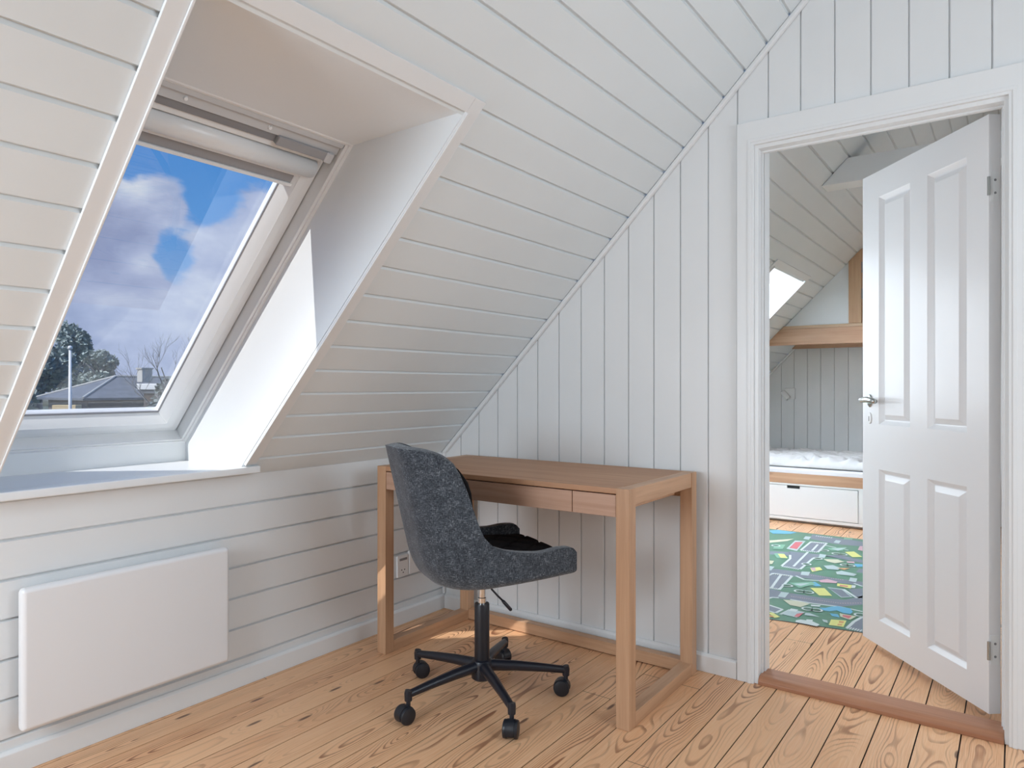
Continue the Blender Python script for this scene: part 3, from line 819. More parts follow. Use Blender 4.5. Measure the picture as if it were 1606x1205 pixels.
# rim height
RIM = [(0.0, 0.899), (0.15, 0.898), (0.25, 0.895), (0.32, 0.882), (0.365, 0.850), (0.393, 0.795), (0.412, 0.730), (0.430, 0.668), (0.455, 0.618), (0.50, 0.584), (0.58, 0.565), (0.70, 0.554), (0.78, 0.552), (0.88, 0.558), (0.96, 0.554), (1.0, 0.537)]
# how far the rim leans back/out at full height
SH_Z0 = 0.438
def shell_pt(t, v):
    """v 0 underside centre .. 1 rim"""
    a = abs(t); sg = 1 if t >= 0 else -1
    x, y = catmull(PLAN, a); zr = catmull(RIM, a)
    bottom_front = 0.018 * max(0.0, min(1.0, (a - 0.35) / 0.65))     # underside rises to the front
    zb = SH_Z0 + bottom_front
    if v < 0.30:
        k = v / 0.30
        # flat underside to the bend
        fx = 0.06 + (x * (0.86 if x > 0.06 else 0.90) - 0.06) * k
        return Vector((fx, sg * y * 0.88 * k, zb - 0.006 * (1 - k) + 0.004 * k * k))
    k = (v - 0.30) / 0.70
    # bend out of the underside, then up the wall
    z = zb + 0.004 + (zr - zb - 0.004) * (k ** 1.35)
    hgt = max(0.0, (z - 0.44)) / 0.46
    bend = 1 - (1 - min(1.0, k / 0.38)) ** 2.2
    sx = 0.86 + 0.14 * bend if x > 0.06 else 0.90 + 0.10 * bend
    sy = 0.88 + 0.12 * bend
    back = max(0.0, min(1.0, (0.58 - a) / 0.42)) ** 0.9
    lean = -0.105 * hgt * back
    flare = 1.0 - 0.06 * hgt * (1 if a < 0.6 else 0)
    X = 0.06 + (x - 0.06) * sx if x <= 0.06 else x * sx
    return Vector((X + lean, sg * y * sy * flare, z))
NTs, NV = 110, 24
bm = bmesh.new()
G = [[bm.verts.new(shell_pt(-1 + 2 * i / NTs, (j + 0.6) / (NV + 0.6))) for j in range(NV + 1)] for i in range(NTs + 1)]
for i in range(NTs):
    for j in range(NV): bm.faces.new((G[i][j], G[i + 1][j], G[i + 1][j + 1], G[i][j + 1]))
bm.faces.new([G[i][0] for i in range(NTs + 1)][::-1])
bmesh.ops.recalc_face_normals(bm, faces=bm.faces)
bm.transform(ROT)
sh = cadd('upholstered_shell', bm, 'tweed', smooth=True, recalc=False)
# orient normals outward (underside points down)
me = sh.data
low = min(me.polygons, key=lambda p: p.center.z)
if low.normal.z > 0: me.flip_normals()
md = sh.modifiers.new('thick', 'SOLIDIFY'); md.thickness = 0.034; md.offset = -1; md.use_even_offset = False
md = sh.modifiers.new('bev', 'BEVEL'); md.width = 0.012; md.segments = 4; md.limit_method = 'ANGLE'; md.angle_limit = 1.0
# tufted inner back and seat pad
def pad_seat():
    bm = bmesh.new(); nx, ny = 44, 44
    def hw(x):
        # half width available inside the shell at forward position x
        best = 0.0
        for i in range(101):
            px, py = catmull(PLAN, i / 100.0)
            if i == 0: prev = (px, py)
            if prev[0] <= x <= px or (i == 100 and x > px): best = py
            prev = (px, py)
        return max(0.04, best - 0.030)
    rows = []
    x0, x1 = -0.185, 0.252
    for i in range(nx + 1):
        x = x0 + (x1 - x0) * i / nx; w = hw(x); row = []
        for j in range(ny + 1):
            y = -w + 2 * w * j / ny
            ex = min(1, (x1 - x) / 0.03); edge = math.sqrt(max(0, 1 - (1 - ex) ** 2)) if ex < 1 else 1
            cr = 1 - (abs(y) / w) ** 4 * 0.35
            u_, v_ = (x - y) / 0.115, (x + y) / 0.115
            tf = min(abs((u_ % 1) - 0.5), abs((v_ % 1) - 0.5))
            tuft = -0.010 * (1 - min(1, (0.5 - max(abs((u_ % 1) - 0.5), 0)) / 0.16)) if False else 0
            du = 0.5 - abs((u_ % 1) - 0.5); dv = 0.5 - abs((v_ % 1) - 0.5)
            tuft = -0.009 * math.exp(-(du / 0.09) ** 2) - 0.009 * math.exp(-(dv / 0.09) ** 2)
            z = 0.470 + 0.062 * edge * cr + tuft * edge + 0.010 * math.sin(math.pi * (x - x0) / (x1 - x0))
            row.append(bm.verts.new((x, y, z)))
        rows.append(row)
    for i in range(nx):
        for j in range(ny): bm.faces.new((rows[i][j], rows[i + 1][j], rows[i + 1][j + 1], rows[i][j + 1]))
    # skirt down to the base
    loop = [rows[i][0] for i in range(nx + 1)] + [rows[nx][j] for j in range(1, ny + 1)] + [rows[i][ny] for i in range(nx - 1, -1, -1)] + [rows[0][j] for j in range(ny - 1, 0, -1)]
    low = [bm.verts.new((v.co.x * (0.985 if v.co.x > 0.2 else 1), v.co.y * 0.94, 0.472)) for v in loop]
    n = len(loop)
    for i in range(n): bm.faces.new((loop[i], low[i], low[(i + 1) % n], loop[(i + 1) % n]))
    bm.faces.new(low)
    bm.transform(ROT)
    return bm
cadd('seat_cushion', pad_seat(), 'velvet', smooth=True)
def pad_back():
    bm = bmesh.new(); n, m_ = 40, 26; F = []
    for side in (0, 1):
        g = []
        for i in range(n + 1):
            t = -0.40 + 0.80 * i / n; row = []
            for j in range(m_ + 1):
                v = 0.42 + (0.975 - 0.42) * j / m_
                p = shell_pt(t, v)
                cen = Vector((0.10, 0, p.z)); inw = (cen - p); inw.z = 0; inw.normalize()
                u_, w_ = (t * 6.5 - j / m_ * 3.2), (t * 6.5 + j / m_ * 3.2)
                du = 0.5 - abs((u_ % 1) - 0.5); dv = 0.5 - abs((w_ % 1) - 0.5)
                tuft = 0.010 * (math.exp(-(du / 0.09) ** 2) + math.exp(-(dv / 0.09) ** 2))
                ed = min(i, n - i, j, m_ - j) / 3.0; ed = min(1, ed)
                dd = 0.030 + (0.030 * math.sqrt(ed) - tuft * ed if side == 0 else -0.004)
                row.append(bm.verts.new(p + inw * dd))
            g.append(row)
        F.append(g)
    for g in F:
        for i in range(n):
            for j in range(m_): bm.faces.new((g[i][j], g[i + 1][j], g[i + 1][j + 1], g[i][j + 1]))
    a, b = F
    per = [(i, 0) for i in range(n + 1)] + [(n, j) for j in range(1, m_ + 1)] + [(i, m_) for i in range(n - 1, -1, -1)] + [(0, j) for j in range(m_ - 1, 0, -1)]
    for (i, j), (k, l) in zip(per, per[1:] + per[:1]): bm.faces.new((a[i][j], a[k][l], b[k][l], b[i][j]))
    bm.transform(ROT)
    return bm
cadd('back_cushion', pad_back(), 'velvet', smooth=True)
# seat front border closing the bucket
bm = bmesh.new()
box(bm, (0.150, -0.220, 0.474), (0.248, 0.220, 0.515), ROT)
cadd('seat_front', bm, 'tweed', bevel=0.018, bsegs=4)

# ------------------------------------------------------------------ far room: collar tie, loft bed, bed with drawers, lamp, play mat
bm = bmesh.new()
prism(bm, [(2.212 - C0 + 0.002, 2.212), (2.70, 2.212), (2.70, 2.345), (2.345 - C0 + 0.002, 2.345)], 1.52, 1.66, lambda u, v, d: (u, d, v))
o = link('trim_tie_beam', bm, 'trimwhite', bevel=0.003); struct(o); o.name = 'trim_4'

LB_Y = 3.175
loft = tag(empty('loft_bed', (1.4, 3.6, 1.43)), 'pine loft bunk platform with front and rear beams and upright post over the bed', 'loft bed')
li = Matrix.Translation(-loft.location)
def ladd(nm, bm, m, par=loft, **k): bm.transform(li); return link(nm, bm, m, par, **k)
def beam(z0, z1, y0, y1, xr=2.1):
    bm = bmesh.new()
    prism(bm, [(z0 - C0 + 0.001, z0), (xr, z0), (xr, z1), (z1 - C0 + 0.001, z1)], y0, y1, lambda u, v, d: (u, d, v))
    return bm
ladd('front_beam', beam(1.430, 1.556, LB_Y, LB_Y + 0.045), 'pinex', bevel=0.003)
ladd('rear_beam', beam(1.440, 1.556, YF - 0.067, YF - 0.022), 'pinex', bevel=0.003)
ladd('platform', beam(1.5565, 1.580, LB_Y + 0.006, YF - 0.023), 'plywood', bevel=0.002)
bm = bmesh.new()
prism(bm, [(1.280, 1.581), (1.370, 1.581), (1.370, 1.370 + C0 - 0.002), (1.280, 1.280 + C0 - 0.002)], LB_Y + 0.012, LB_Y + 0.057, lambda u, v, d: (u, d, v))
post = ladd('post', bm, 'pinez', bevel=0.003)
for zc in (1.80, 2.0):
    bm = boxbm((1.370, LB_Y + 0.006, zc - 0.04), (1.378, LB_Y + 0.014, zc + 0.04)); bm.transform(li); link('hinge', bm, 'greymetal', post)
bm = bmesh.new()
prism(bm, [(0.81, 1.581), (1.2795, 1.581), (1.2795, 1.2795 + C0 - 0.002)], LB_Y + 0.030, LB_Y + 0.050, lambda u, v, d: (u, d, v))
ladd('white_board', bm, 'plaster')
bm = bmesh.new()
prism(bm, [(1.3705, 1.581), (1.90, 1.581), (1.90, 1.90 + C0 - 0.002), (1.3705, 1.3705 + C0 - 0.002)], LB_Y + 0.030, LB_Y + 0.050, lambda u, v, d: (u, d, v))
ladd('pine_door', bm, 'pinez')

bed = tag(empty('daybed', (1.05, 3.66, 0)), 'white built-in bed with a pine rail and storage drawers in the far room niche', 'bed')
bi = Matrix.Translation(-bed.location)
def badd(nm, a, b, m, par=bed, bev=0.002):
    bm = boxbm(a, b); bm.transform(bi); return link(nm, bm, m, par, bevel=bev)
BY = 3.280
badd('carcass', (0.02, BY + 0.001, 0.035), (2.10, YF - 0.022, 0.312), 'trimwhite')
badd('plinth', (0.02, BY + 0.035, 0.0), (2.10, YF - 0.022, 0.035), 'trimwhite')
badd('face_rail', (0.02, BY - 0.016, 0.302), (2.10, BY, 0.316), 'trimwhite')
badd('bottom_rail', (0.02, BY - 0.016, 0.022), (2.10, BY, 0.046), 'trimwhite')
badd('stile', (1.337, BY - 0.016, 0.046), (1.392, BY, 0.302), 'trimwhite')
badd('stile', (0.330, BY - 0.016, 0.046), (0.384, BY, 0.302), 'trimwhite')
badd('pine_rail', (0.02, BY - 0.016, 0.3165), (2.10, BY + 0.006, 0.398), 'pinex')['label'] = 'knotty pine rail'
for xa, xb in ((0.388, 1.333), (1.396, 2.096)):
    xc = (xa + xb) / 2 if xa > 1 else 0.860
    bm = bmesh.new()
    prism(bm, [(xa, 0.050), (xb, 0.050), (xb, 0.298), (xc + 0.049, 0.298), (xc + 0.049, 0.276), (xc - 0.049, 0.276), (xc - 0.049, 0.298), (xa, 0.298)], BY - 0.018, BY - 0.001, lambda u, v, d: (u, d, v))
    bm.transform(bi); dr = link('drawer', bm, 'doorwhite', bed, bevel=0.001)
    bm = boxbm((xc - 0.049, BY - 0.004, 0.276), (xc + 0.049, BY - 0.0005, 0.2975)); bm.transform(bi); link('finger_slot', bm, 'dark', dr)
bm = boxbm((0.05, BY + 0.012, 0.3125), (2.08, YF - 0.03, 0.440)); o = link('mattress', bm, 'cloth', bevel=0.02, bsegs=4)
tag(o, 'white mattress lying on the built-in bed under a crumpled duvet', 'mattress')
# crumpled duvet
bm = bmesh.new(); nx, ny = 150, 70; rows = []
for i in range(nx + 1):
    row = []
    for j in range(ny + 1):
        x = 0.15 + 1.85 * i / nx; y = BY + 0.03 + 0.69 * j / ny
        e = min(1, min(i, nx - i) / 6, min(j, ny - j) / 5); e = math.sqrt(max(0, e))
        p = Vector((x * 4.5, y * 6.5, 0.3)); w = mnoise.noise(p) * 0.5
        rdg = 1 - abs(mnoise.noise(Vector((x * 7 + w * 2, y * 9 + w * 3, 1.7)))) * 2.0
        rd2 = 1 - abs(mnoise.noise(Vector((x * 16 + w * 2, y * 19, 4.7)))) * 2.0
        z = 0.449 + e * (0.052 + 0.034 * w + 0.040 * max(0, rdg) + 0.014 * rd2)
        row.append(bm.verts.new((x, y, max(z, 0.449))))
    rows.append(row)
for i in range(nx):
    for j in range(ny): bm.faces.new((rows[i][j], rows[i + 1][j], rows[i + 1][j + 1], rows[i][j + 1]))
o = link('duvet', bm, 'cloth', smooth=True)
md = o.modifiers.new('t', 'SOLIDIFY'); md.thickness = 0.006; md.offset = -1
tag(o, 'crumpled white duvet spread over the mattress of the built-in bed', 'duvet')

lamp = tag(empty('wall_lamp', (0.640, YF, 1.035)), 'small white reading spotlight on the boarded wall above the bed', 'lamp')
link('wall_plate', boxbm((-0.045, -0.022, -0.05), (0.045, 0.0, 0.05)), 'socketwhite', lamp, bevel=0.004)
bm = bmesh.new()
lathe(bm, [(0.0, 0.0), (0.020, 0.0), (0.024, 0.006), (0.026, 0.085), (0.022, 0.085), (0.020, 0.02), (0.0, 0.018)], (-0.050, -0.075, 0.018), (0.55, -0.1, -0.62), 24)
link('lamp_head', bm, 'socketwhite', lamp, smooth=True).modifiers.new('e', 'EDGE_SPLIT').split_angle = 0.6
bm = bmesh.new(); cyl(bm, (-0.022, -0.02, 0.0), (-0.030, -0.072, -0.006), 0.008, seg=12); link('lamp_arm', bm, 'socketwhite', lamp)

# ---- play mat
RUGC = {'grass': (0.10, 0.235, 0.160), 'road': (0.19, 0.22, 0.27), 'white': (0.62, 0.68, 0.68), 'pale': (0.45, 0.55, 0.56), 'yellow': (0.68, 0.68, 0.23), 'red': (0.58, 0.16, 0.18), 'blue': (0.13, 0.42, 0.62), 'cream': (0.60, 0.60, 0.45), 'lgreen': (0.20, 0.42, 0.30), 'orange': (0.62, 0.32, 0.14), 'pink': (0.62, 0.40, 0.46), 'darkgreen': (0.05, 0.14, 0.09)}
for k, v in RUGC.items(): M['rug_' + k] = plain('play_mat_' + k, v, 0.45)
RK = list(RUGC)
# pattern measured on the mat itself, converted from view to floor plane
_f, _th, _cx, _cy, _hy, _h = 1096.8, 0.624670, 2.31668, -2.63327, 606.36, 1.1
def floorpt(a, b):
    a = 1190 + a / 6.694; b = 820 + b / 6.694
    u = (a - 803) / _f; v = -(b - _hy) / _f; t = -(_h - 0.004) / v
    s, c = math.sin(_th), math.cos(_th)
    return (_cx + t * (-s + c * u), _cy + t * (c + s * u))
rug_layers = []
bm = bmesh.new()
lay = [0]
RUGPOLY = [(0.50, 0.655), (1.00, 0.705), (1.35, 0.750), (1.75, 0.808), (2.02, 0.840), (2.02, 2.905), (0.50, 2.895)]
def inside(x, y): return 0.50 < x < 2.02 and y < 2.89 and y > 0.66 + (x - 0.5) * 0.13
def radd(poly, col, z, world=False):
    P = [p if world else floorpt(*p) for p in poly]
    vs = [bm.verts.new((x, y, z)) for x, y in P]
    f = bm.faces.new(vs); f.material_index = RK.index(col); f.normal_update()
    if f.normal.z < 0: f.normal_flip()
# body
top = [bm.verts.new((x, y, 0.0040)) for x, y in RUGPOLY]; bot = [bm.verts.new((x, y, 0.0006)) for x, y in RUGPOLY]
f = bm.faces.new(top); f.material_index = 0
for i in range(len(top)):
    j = (i + 1) % len(top); f = bm.faces.new((top[i], bot[i], bot[j], top[j])); f.material_index = 1
z = 0.0042
roads = [
 [(95, 690), (310, 738), (700, 795), (900, 812), (1090, 768), (1090, 862), (860, 882), (560, 842), (330, 805), (95, 790)],
 [(95, 560), (150, 530), (350, 560), (215, 705), (95, 685)],
 [(100, 478), (450, 520), (800, 585), (1090, 622), (1090, 660), (900, 640), (640, 605), (360, 565), (100, 545)],
 [(320, 300), (640, 335), (1090, 425), (1090, 395), (860, 340), (660, 345), (560, 380), (440, 492), (240, 462), (330, 380)],
 [(550, 200), (715, 215), (620, 312), (440, 290)],
 [(560, 125), (800, 160), (1090, 200), (1090, 250), (800, 225), (540, 170)],
 [(100, 300), (330, 310), (320, 350), (95, 330)],
 [(95, 860), (250, 912), (175, 950), (95, 925)],
 [(940, 700), (1090, 690), (1090, 790), (1030, 795)],
 [(925, 1110), (1090, 990), (1090, 1150)],
]
for r_ in roads: radd(r_, 'road', z)
# unseen remainder of the mat: the same kind of streets
for (xa, ya, xb, yb) in ((0.52, 0.9, 0.62, 2.8), (1.80, 1.0, 1.90, 2.85), (0.62, 1.35, 0.95, 1.45), (1.55, 1.9, 1.80, 2.0)):
    radd([(xa, ya), (xb, ya), (xb, yb), (xa, yb)], 'road', z, True)
z = 0.0044
def line(p, q, w, col='white', zz=0.0046):
    a, b = Vector(floorpt(*p)), Vector(floorpt(*q)); d = (b - a).normalized(); n = Vector((-d.y, d.x)) * w / 2
    radd([tuple(a + n), tuple(b + n), tuple(b - n), tuple(a - n)], col, zz, True)
def dashes(p, q, n, w=0.032, col='white', duty=0.55):
    a, b = Vector(floorpt(*p)), Vector(floorpt(*q)); d = (b - a); L = d.length; d.normalize(); nn = Vector((-d.y, d.x)) * w / 2
    for i in range(n):
        s_ = a + d * L * i / n; e_ = s_ + d * L / n * duty
        radd([tuple(s_ + nn), tuple(e_ + nn), tuple(e_ - nn), tuple(s_ - nn)], col, 0.0048, True)
for p, q in (((150, 532), (350, 560)), ((350, 560), (215, 705)), ((235, 545), (130, 690)), ((150, 532), (95, 562)),
             ((550, 200), (715, 215)), ((715, 215), (620, 312)), ((550, 200), (440, 290)), ((620, 230), (560, 295)),
             ((515, 310), (365, 460)), ((330, 380), (240, 455)), ((570, 375), (435, 490)), ((330, 340), (330, 380)), ((570, 375), (640, 365)),
             ((250, 912), (175, 950)), ((95, 862), (250, 912)), ((175, 950), (95, 925)), ((890, 700), (1035, 795)), ((925, 1110), (1000, 1040)), ((1000, 1040), (1090, 990)),
             ((330, 808), (560, 848)), ((560, 848), (860, 885)), ((860, 885), (1090, 935)), ((95, 800), (140, 785)), ((140, 785), (210, 790)),
             ((700, 240), (940, 290)), ((1000, 640), (1090, 670)), ((230, 965), (330, 915)), ((330, 915), (480, 945)), ((390, 560), (480, 600)), ((480, 600), (640, 610))):
    line(p, q, 0.014)
for p, q, n in (((150, 538), (350, 563), 9), ((95, 682), (215, 700), 7), ((245, 460), (432, 492), 9), ((555, 206), (715, 222), 8), ((445, 292), (620, 312), 9), ((600, 140), (780, 162), 8), ((930, 1105), (1090, 1140), 6)):
    dashes(p, q, n)
for p, q, n in (((340, 775), (850, 848), 22), ((850, 848), (1090, 845), 9), ((480, 545), (900, 605), 18)):
    dashes(p, q, n, 0.007, 'pink', 0.5)
polys = [
 ([(235, 730), (320, 738), (275, 790), (200, 778)], 'pale'), ([(450, 515), (540, 520), (520, 560), (440, 550)], 'pale'), ([(640, 330), (710, 340), (690, 375), (630, 365)], 'pale'),
 ([(490, 145), (550, 150), (525, 182), (468, 172)], 'pale'), ([(810, 185), (865, 192), (840, 220), (785, 210)], 'pale'), ([(960, 578), (1035, 590), (1020, 630), (945, 615)], 'pale'),
 ([(95, 455), (165, 465), (130, 505), (95, 500)], 'pale'),
 ([(380, 190), (492, 195), (400, 300), (290, 275)], 'pale'), ([(385, 205), (465, 205), (400, 280), (320, 268)], 'red'),
 ([(905, 310), (1000, 305), (1085, 362), (985, 366)], 'yellow'), ([(540, 688), (690, 690), (772, 772), (635, 768)], 'yellow'),
 ([(720, 680), (880, 700), (985, 785), (865, 790)], 'pale'), ([(735, 690), (870, 706), (965, 780), (870, 782)], 'road'),
 ([(635, 895), (700, 898), (760, 885), (830, 880), (960, 903), (988, 940), (960, 965), (890, 955), (820, 925), (740, 935), (680, 925)], 'blue'),
 ([(100, 85), (200, 78), (400, 105), (330, 120), (150, 118)], 'blue'), ([(1000, 435), (1090, 440), (1090, 465), (1030, 470)], 'blue'), ([(500, 630), (590, 625), (660, 668), (600, 672)], 'blue'), ([(745, 955), (830, 965), (850, 1000), (770, 985)], 'blue'),
 ([(825, 640), (980, 660), (965, 695), (820, 668)], 'yellow'), ([(850, 655), (940, 668), (930, 678), (850, 668)], 'red'),
 ([(760, 1020), (920, 1032), (890, 1100), (735, 1078)], 'yellow'), ([(845, 1035), (900, 1042), (885, 1060), (840, 1055)], 'orange'), ([(830, 1065), (880, 1070), (870, 1085), (825, 1080)], 'orange'),
 ([(255, 812), (400, 825), (540, 855), (440, 890), (330, 870)], 'cream'), ([(680, 385), (830, 390), (900, 415), (800, 430), (720, 410)], 'cream'),
 ([(100, 190), (370, 172), (300, 195), (110, 215)], 'cream'), ([(850, 955), (1025, 988), (960, 1025), (855, 990)], 'cream'), ([(880, 970), (980, 985), (945, 1012), (880, 990)], 'red'),
 ([(230, 962), (325, 915), (480, 945), (400, 1002)], 'pale'), ([(400, 960), (470, 952), (420, 995), (370, 990)], 'red'), ([(340, 905), (415, 918), (390, 940), (310, 928)], 'white'),
 ([(490, 950), (540, 955), (640, 995), (480, 975)], 'pale'), ([(95, 945), (150, 950), (225, 995), (165, 1005)], 'yellow'), ([(95, 965), (150, 985), (160, 1000), (95, 990)], 'orange'),
 ([(160, 325), (260, 325), (310, 380), (190, 375)], 'lgreen'), ([(200, 330), (270, 335), (300, 375), (230, 372)], 'yellow'),
 ([(320, 635), (560, 625), (600, 650), (430, 690)], 'lgreen'), ([(360, 645), (540, 638), (440, 670)], 'pale'), ([(720, 270), (920, 260), (880, 300), (760, 295)], 'lgreen'), ([(760, 275), (930, 268), (830, 298)], 'pale'),
 ([(540, 480), (640, 470), (670, 500), (560, 520)], 'yellow'), ([(545, 478), (590, 475), (600, 512), (560, 505)], 'pink'), ([(680, 455), (780, 450), (860, 480), (830, 500), (720, 490)], 'pale'), ([(820, 480), (960, 480), (900, 500)], 'orange'),
 ([(810, 520), (870, 510), (1030, 545), (1000, 565), (820, 545)], 'pale'), ([(630, 610), (720, 595), (830, 625), (810, 640), (650, 630)], 'pink'), ([(1060, 250), (1090, 250), (1090, 300), (1040, 290)], 'pink'),
 ([(390, 1030), (440, 1022), (560, 1040), (640, 1075), (610, 1095), (520, 1075), (385, 1048)], 'white'), ([(500, 1020), (570, 1025), (560, 1045), (500, 1040)], 'white'), ([(665, 1020), (720, 1030), (725, 1060), (680, 1045)], 'pale'),
 ([(170, 230), (280, 235), (250, 280), (150, 280)], 'lgreen'), ([(105, 400), (160, 405), (140, 440), (95, 435)], 'cream'), ([(920, 410), (1000, 412), (1010, 430), (930, 425)], 'pink'), ([(980, 660), (1020, 665), (1010, 690), (970, 690)], 'white'),
 ([(545, 865), (650, 872), (640, 888), (550, 880)], 'white'), ([(900, 160), (990, 165), (980, 185), (890, 178)], 'lgreen'),
]
for i, (p, c) in enumerate(polys): radd(p, c, 0.0052 + 0.00002 * i)
def ring2(cx, cy, r, col='white', inner='darkgreen'):
    X, Y = floorpt(cx, cy)
    for rr, cc, zz in ((r, col, 0.0066), (r * 0.68, inner, 0.0068)):
        radd([(X + rr * math.cos(a * math.pi / 8), Y + rr * math.sin(a * math.pi / 8)) for a in range(16)], cc, zz, True)
for c in ((430, 725), (520, 735), (515, 910), (605, 922), (690, 295), (815, 330), (880, 338), (905, 450), (960, 455), (500, 440), (620, 380), (300, 665), (1068, 975), (180, 245)):
    ring2(*c, 0.030)
bmv = bm
me = bpy.data.meshes.new('play_mat'); bm.to_mesh(me); bm.free()
for k in RK: me.materials.append(M['rug_' + k])
o = bpy.data.objects.new('play_mat', me); COL.objects.link(o)
tag(o, 'green children\'s play mat printed with grey roads, buildings and ponds on the far room floor', 'rug')

# ------------------------------------------------------------------ outside
bm = boxbm((-160, -60, -3.2), (-6, 140, -3.0)); struct(link('ground_outside', bm, 'ground'))
N_ = Vector((-29.983, 11.064)); L_ = Vector((-1, 0))
def away(px, Z):
    u = (px - 803) / _f; s, c = math.sin(_th), math.cos(_th)
    return Vector((_cx + Z * (-s + c * u), _cy + Z * (c + s * u)))
Lc = away(76, 32.4); vv = (Lc - N_); wd = vv.length; vv.normalize(); rr_ = Vector((vv.y, -vv.x)); LEN = 9.0
house = tag(empty('house', (N_.x, N_.y, -3.0)), 'low neighbouring house with a grey hipped slate roof seen through the skylight', 'house')
def hp(a, b, z): p = N_ + vv * a + rr_ * b; return (p.x - N_.x, p.y - N_.y, z + 3.0)
bm = bmesh.new()
ov = 0.35; e0 = [(-ov, -ov), (wd + ov, -ov), (wd + ov, LEN + ov), (-ov, LEN + ov)]
E_ = [bm.verts.new(hp(a, b, 0.60)) for a, b in e0]; E2 = [bm.verts.new(hp(a, b, 0.50)) for a, b in e0]
r0 = bm.verts.new(hp(wd / 2, wd / 2, 1.55)); r1 = bm.verts.new(hp(wd / 2, LEN - wd / 2, 1.55))
bm.faces.new((E_[0], E_[1], r0)); bm.faces.new((E_[1], E_[2], r1, r0)); bm.faces.new((E_[2], E_[3], r1)); bm.faces.new((E_[3], E_[0], r0, r1))
for i in range(4): bm.faces.new((E_[i], E2[i], E2[(i + 1) % 4], E_[(i + 1) % 4]))
bm.faces.new(E2)
roof = link('roof', bm, 'slate', house)
bm = bmesh.new()
for a, b in ((hp(-ov, -ov, 0.62), hp(wd / 2, wd / 2, 1.58)), (hp(wd + ov, -ov, 0.62), hp(wd / 2, wd / 2, 1.58)), (hp(wd / 2, wd / 2, 1.58), hp(wd / 2, LEN - wd / 2, 1.58))):
    cyl(bm, a, b, 0.05, seg=8)
link('ridge_capping', bm, 'stone', roof)
bm = bmesh.new()
P4 = [hp(a, b, 0) for a, b in ((0, 0), (wd, 0), (wd, LEN), (0, LEN))]
A = [bm.verts.new((p[0], p[1], 0.0)) for p in P4]; B = [bm.verts.new((p[0], p[1], 3.51)) for p in P4]
for i in range(4): bm.faces.new((A[i], A[(i + 1) % 4], B[(i + 1) % 4], B[i]))
bm.faces.new(A); bm.faces.new(B)
link('wall', bm, 'brick', house)
def boxat(name, px, Z, w, d, z0, z1, m, label, cat):
    p = away(px, Z); r_ = tag(link(name, boxbm((-w / 2, -d / 2, 0), (w / 2, d / 2, z1 - z0)), m, bevel=0.02), label, cat)
    r_.location = (p.x, p.y, z0); r_.rotation_euler = (0, 0, _th); return r_
ch = boxbm((-0.24, -0.24, 0), (0.24, 0.24, 0.60)); p = away(227, 32.8)
c = link('chimney', ch, 'stone', house, bevel=0.02); c.location = (p.x - N_.x, p.y - N_.y, 3.0 + 1.30)
bm = boxbm((-0.28, -0.28, 0.60), (0.28, 0.28, 0.67)); link('chimney_cap', bm, 'stone', c)
garage = tag(empty('garage', (*away(232, 25), -3.0)), 'small outbuilding with a white flat roof edge in front of the slate-roofed house', 'outbuilding')
garage.rotation_euler = (0, 0, _th)
link('wall', boxbm((-0.2, 0.1, 0), (1.8, 2.0, 3.85)), 'brick', garage)
link('roof_edge', boxbm((-0.42, 0.0, 3.98), (1.7, 2.1, 4.2)), 'polewhite', garage, bevel=0.02)
link('fascia', boxbm((-0.3, 0.05, 3.85), (1.75, 2.05, 3.98)), 'slate', garage)
boxat('timber_stack', 105, 28, 0.95, 0.4, -3.0, 0.36, 'yellowwood', 'pale yellow timber lean-to in front of the neighbouring house', 'shed')
fence = tag(empty('garden_fence', (*away(140, 24), -3.0)), 'dark timber garden fence below the neighbouring roof', 'fence'); fence.rotation_euler = (0, 0, _th)
bm = bmesh.new()
for i in range(44): box(bm, (-6 + i * 0.25, 0, 0), (-6 + i * 0.25 + 0.235, 0.03, 3.22 + 0.03 * math.sin(i * 1.7)))
link('fence_panel', bm, 'brick', fence)
fp = tag(empty('flagpole', (*away(110, 26), -3.0)), 'slim white flagpole standing in front of the trees', 'flagpole')
bm = bmesh.new(); cyl(bm, (0, 0, 0), (0, 0, 5.45), 0.075, 0.045, 12); link('pole', bm, 'polewhite', fp, smooth=True)
bm = bmesh.new(); lathe(bm, [(0, 0), (0.07, 0.03), (0.09, 0.09), (0.06, 0.15), (0, 0.17)], (0, 0, 5.45), (0, 0, 1), 12); link('finial', bm, 'polewhite', fp, smooth=True)

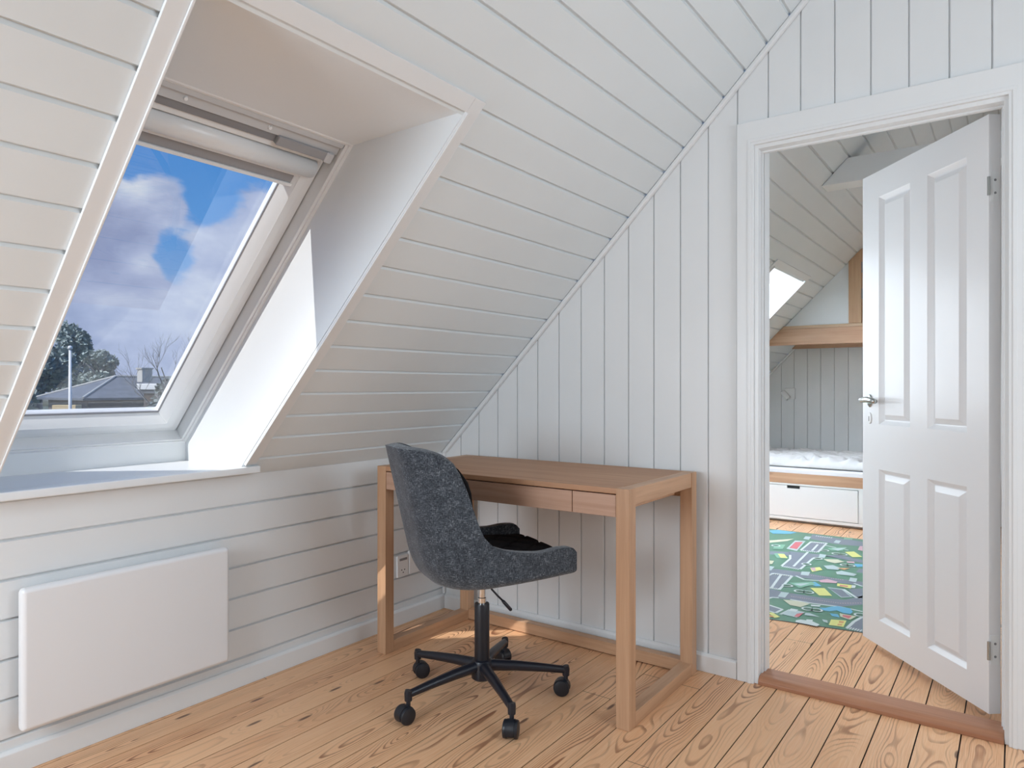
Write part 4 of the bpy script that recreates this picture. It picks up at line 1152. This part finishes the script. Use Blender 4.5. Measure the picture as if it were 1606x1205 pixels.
def leafy(name, px, Z, zc, r, hh, nleaf, seed, mat, label, size=0.16):
    p = away(px, Z); t_ = tag(empty(name, (p.x, p.y, -3.0)), label, 'tree', 'trees seen through the skylight')
    rnd = random.Random(seed); bm = bmesh.new()
    blobs = [(rnd.uniform(-0.6, 0.6) * r, rnd.uniform(-0.6, 0.6) * r, rnd.uniform(-0.8, 0.75) * hh, rnd.uniform(0.28, 0.5)) for _ in range(14)] + [(0, 0, hh * 0.75, 0.33)]
    for i in range(nleaf):
        b = rnd.choice(blobs)
        v = Vector((rnd.gauss(0, 1), rnd.gauss(0, 1), rnd.gauss(0, 1))).normalized() * (rnd.random() ** 0.4)
        c = Vector((b[0] + v.x * b[3] * r, b[1] + v.y * b[3] * r, zc + 3.0 + b[2] + v.z * b[3] * hh * 0.8))
        a = Vector((rnd.uniform(-1, 1), rnd.uniform(-1, 1), rnd.uniform(-0.5, 1))).normalized(); q = a.orthogonal().normalized()
        s_ = size * rnd.uniform(0.6, 1.5)
        vs = [bm.verts.new(c + a * s_), bm.verts.new(c + q * s_ * 0.45), bm.verts.new(c - a * s_), bm.verts.new(c - q * s_ * 0.45)]
        bm.faces.new(vs)
    link('foliage', bm, mat, t_, recalc=False)
    bm = bmesh.new(); tube(bm, [(0, 0, 0), (0.05, 0.02, (zc + 3) * 0.6), (0, 0, zc + 3 + hh * 0.3)], [0.28, 0.2, 0.08], 10)
    for k in range(7):
        an = k * 0.9; tube(bm, [(0, 0, (zc + 3) * (0.55 + 0.05 * k)), (math.cos(an) * r * 0.35, math.sin(an) * r * 0.35, zc + 3 + hh * (-0.2 + 0.1 * k)), (math.cos(an) * r * 0.65, math.sin(an) * r * 0.65, zc + 3 + hh * (0.0 + 0.1 * k))], [0.1, 0.06, 0.02], 6)
    link('trunk', bm, 'bark', t_, smooth=True)
leafy('broadleaf_tree', 60, 42, 2.0, 1.9, 2.4, 5200, 3, 'leaf', 'hazy grey-green tree at the far left edge of the skylight view', 0.20)
leafy('broadleaf_tree', 116, 54, 2.9, 1.55, 3.0, 5600, 5, 'leaf', 'tallest hazy grey-green tree behind the flagpole in the skylight view', 0.18)
leafy('broadleaf_tree', 160, 46, 1.7, 1.5, 1.8, 4200, 8, 'leaf', 'lower rounded tree behind the ridge of the slate-roofed house', 0.18)
leafy('shrub', 262, 21, 0.4, 0.5, 0.95, 2600, 9, 'leafdark', 'dark ivy-like shrub at the foot of the bare tree', 0.07)

p = away(258, 19.5); bt = tag(empty('bare_tree', (p.x, p.y, -3.0)), 'bare-branched small tree rising beside the outbuilding in the skylight view', 'tree')
bm = bmesh.new(); rnd = random.Random(21)
def grow(bm, p, d, L, r, depth):
    pts = [p]; q = p.copy(); dd = d.copy()
    for i in range(4):
        dd = (dd + Vector((rnd.uniform(-1, 1), rnd.uniform(-1, 1), rnd.uniform(-0.4, 0.9))) * 0.28).normalized(); q = q + dd * L / 4; pts.append(q.copy())
    tube(bm, pts, [r * (1 - 0.13 * i) for i in range(5)], 5)
    if depth == 0: return
    for k in range(3 if depth > 1 else 4):
        nd = (dd + Vector((rnd.uniform(-1, 1), rnd.uniform(-1, 1), rnd.uniform(-0.25, 0.8))) * 0.85).normalized()
        grow(bm, pts[rnd.choice([2, 3, 4])], nd, L * rnd.uniform(0.55, 0.75), r * 0.52, depth - 1)
tube(bm, [(0, 0, 0), (0.05, 0, 1.8), (0.0, 0.05, 3.5)], [0.10, 0.08, 0.06], 8)
grow(bm, Vector((0, 0.05, 3.4)), Vector((0.05, 0.0, 1)), 1.25, 0.030, 4)
grow(bm, Vector((0, 0.05, 3.2)), Vector((-0.85, -0.45, 0.55)).normalized(), 1.15, 0.026, 4)
grow(bm, Vector((0, 0.05, 3.3)), Vector((0.5, 0.45, 0.7)).normalized(), 1.1, 0.024, 4)
link('branches', bm, 'bark', bt)
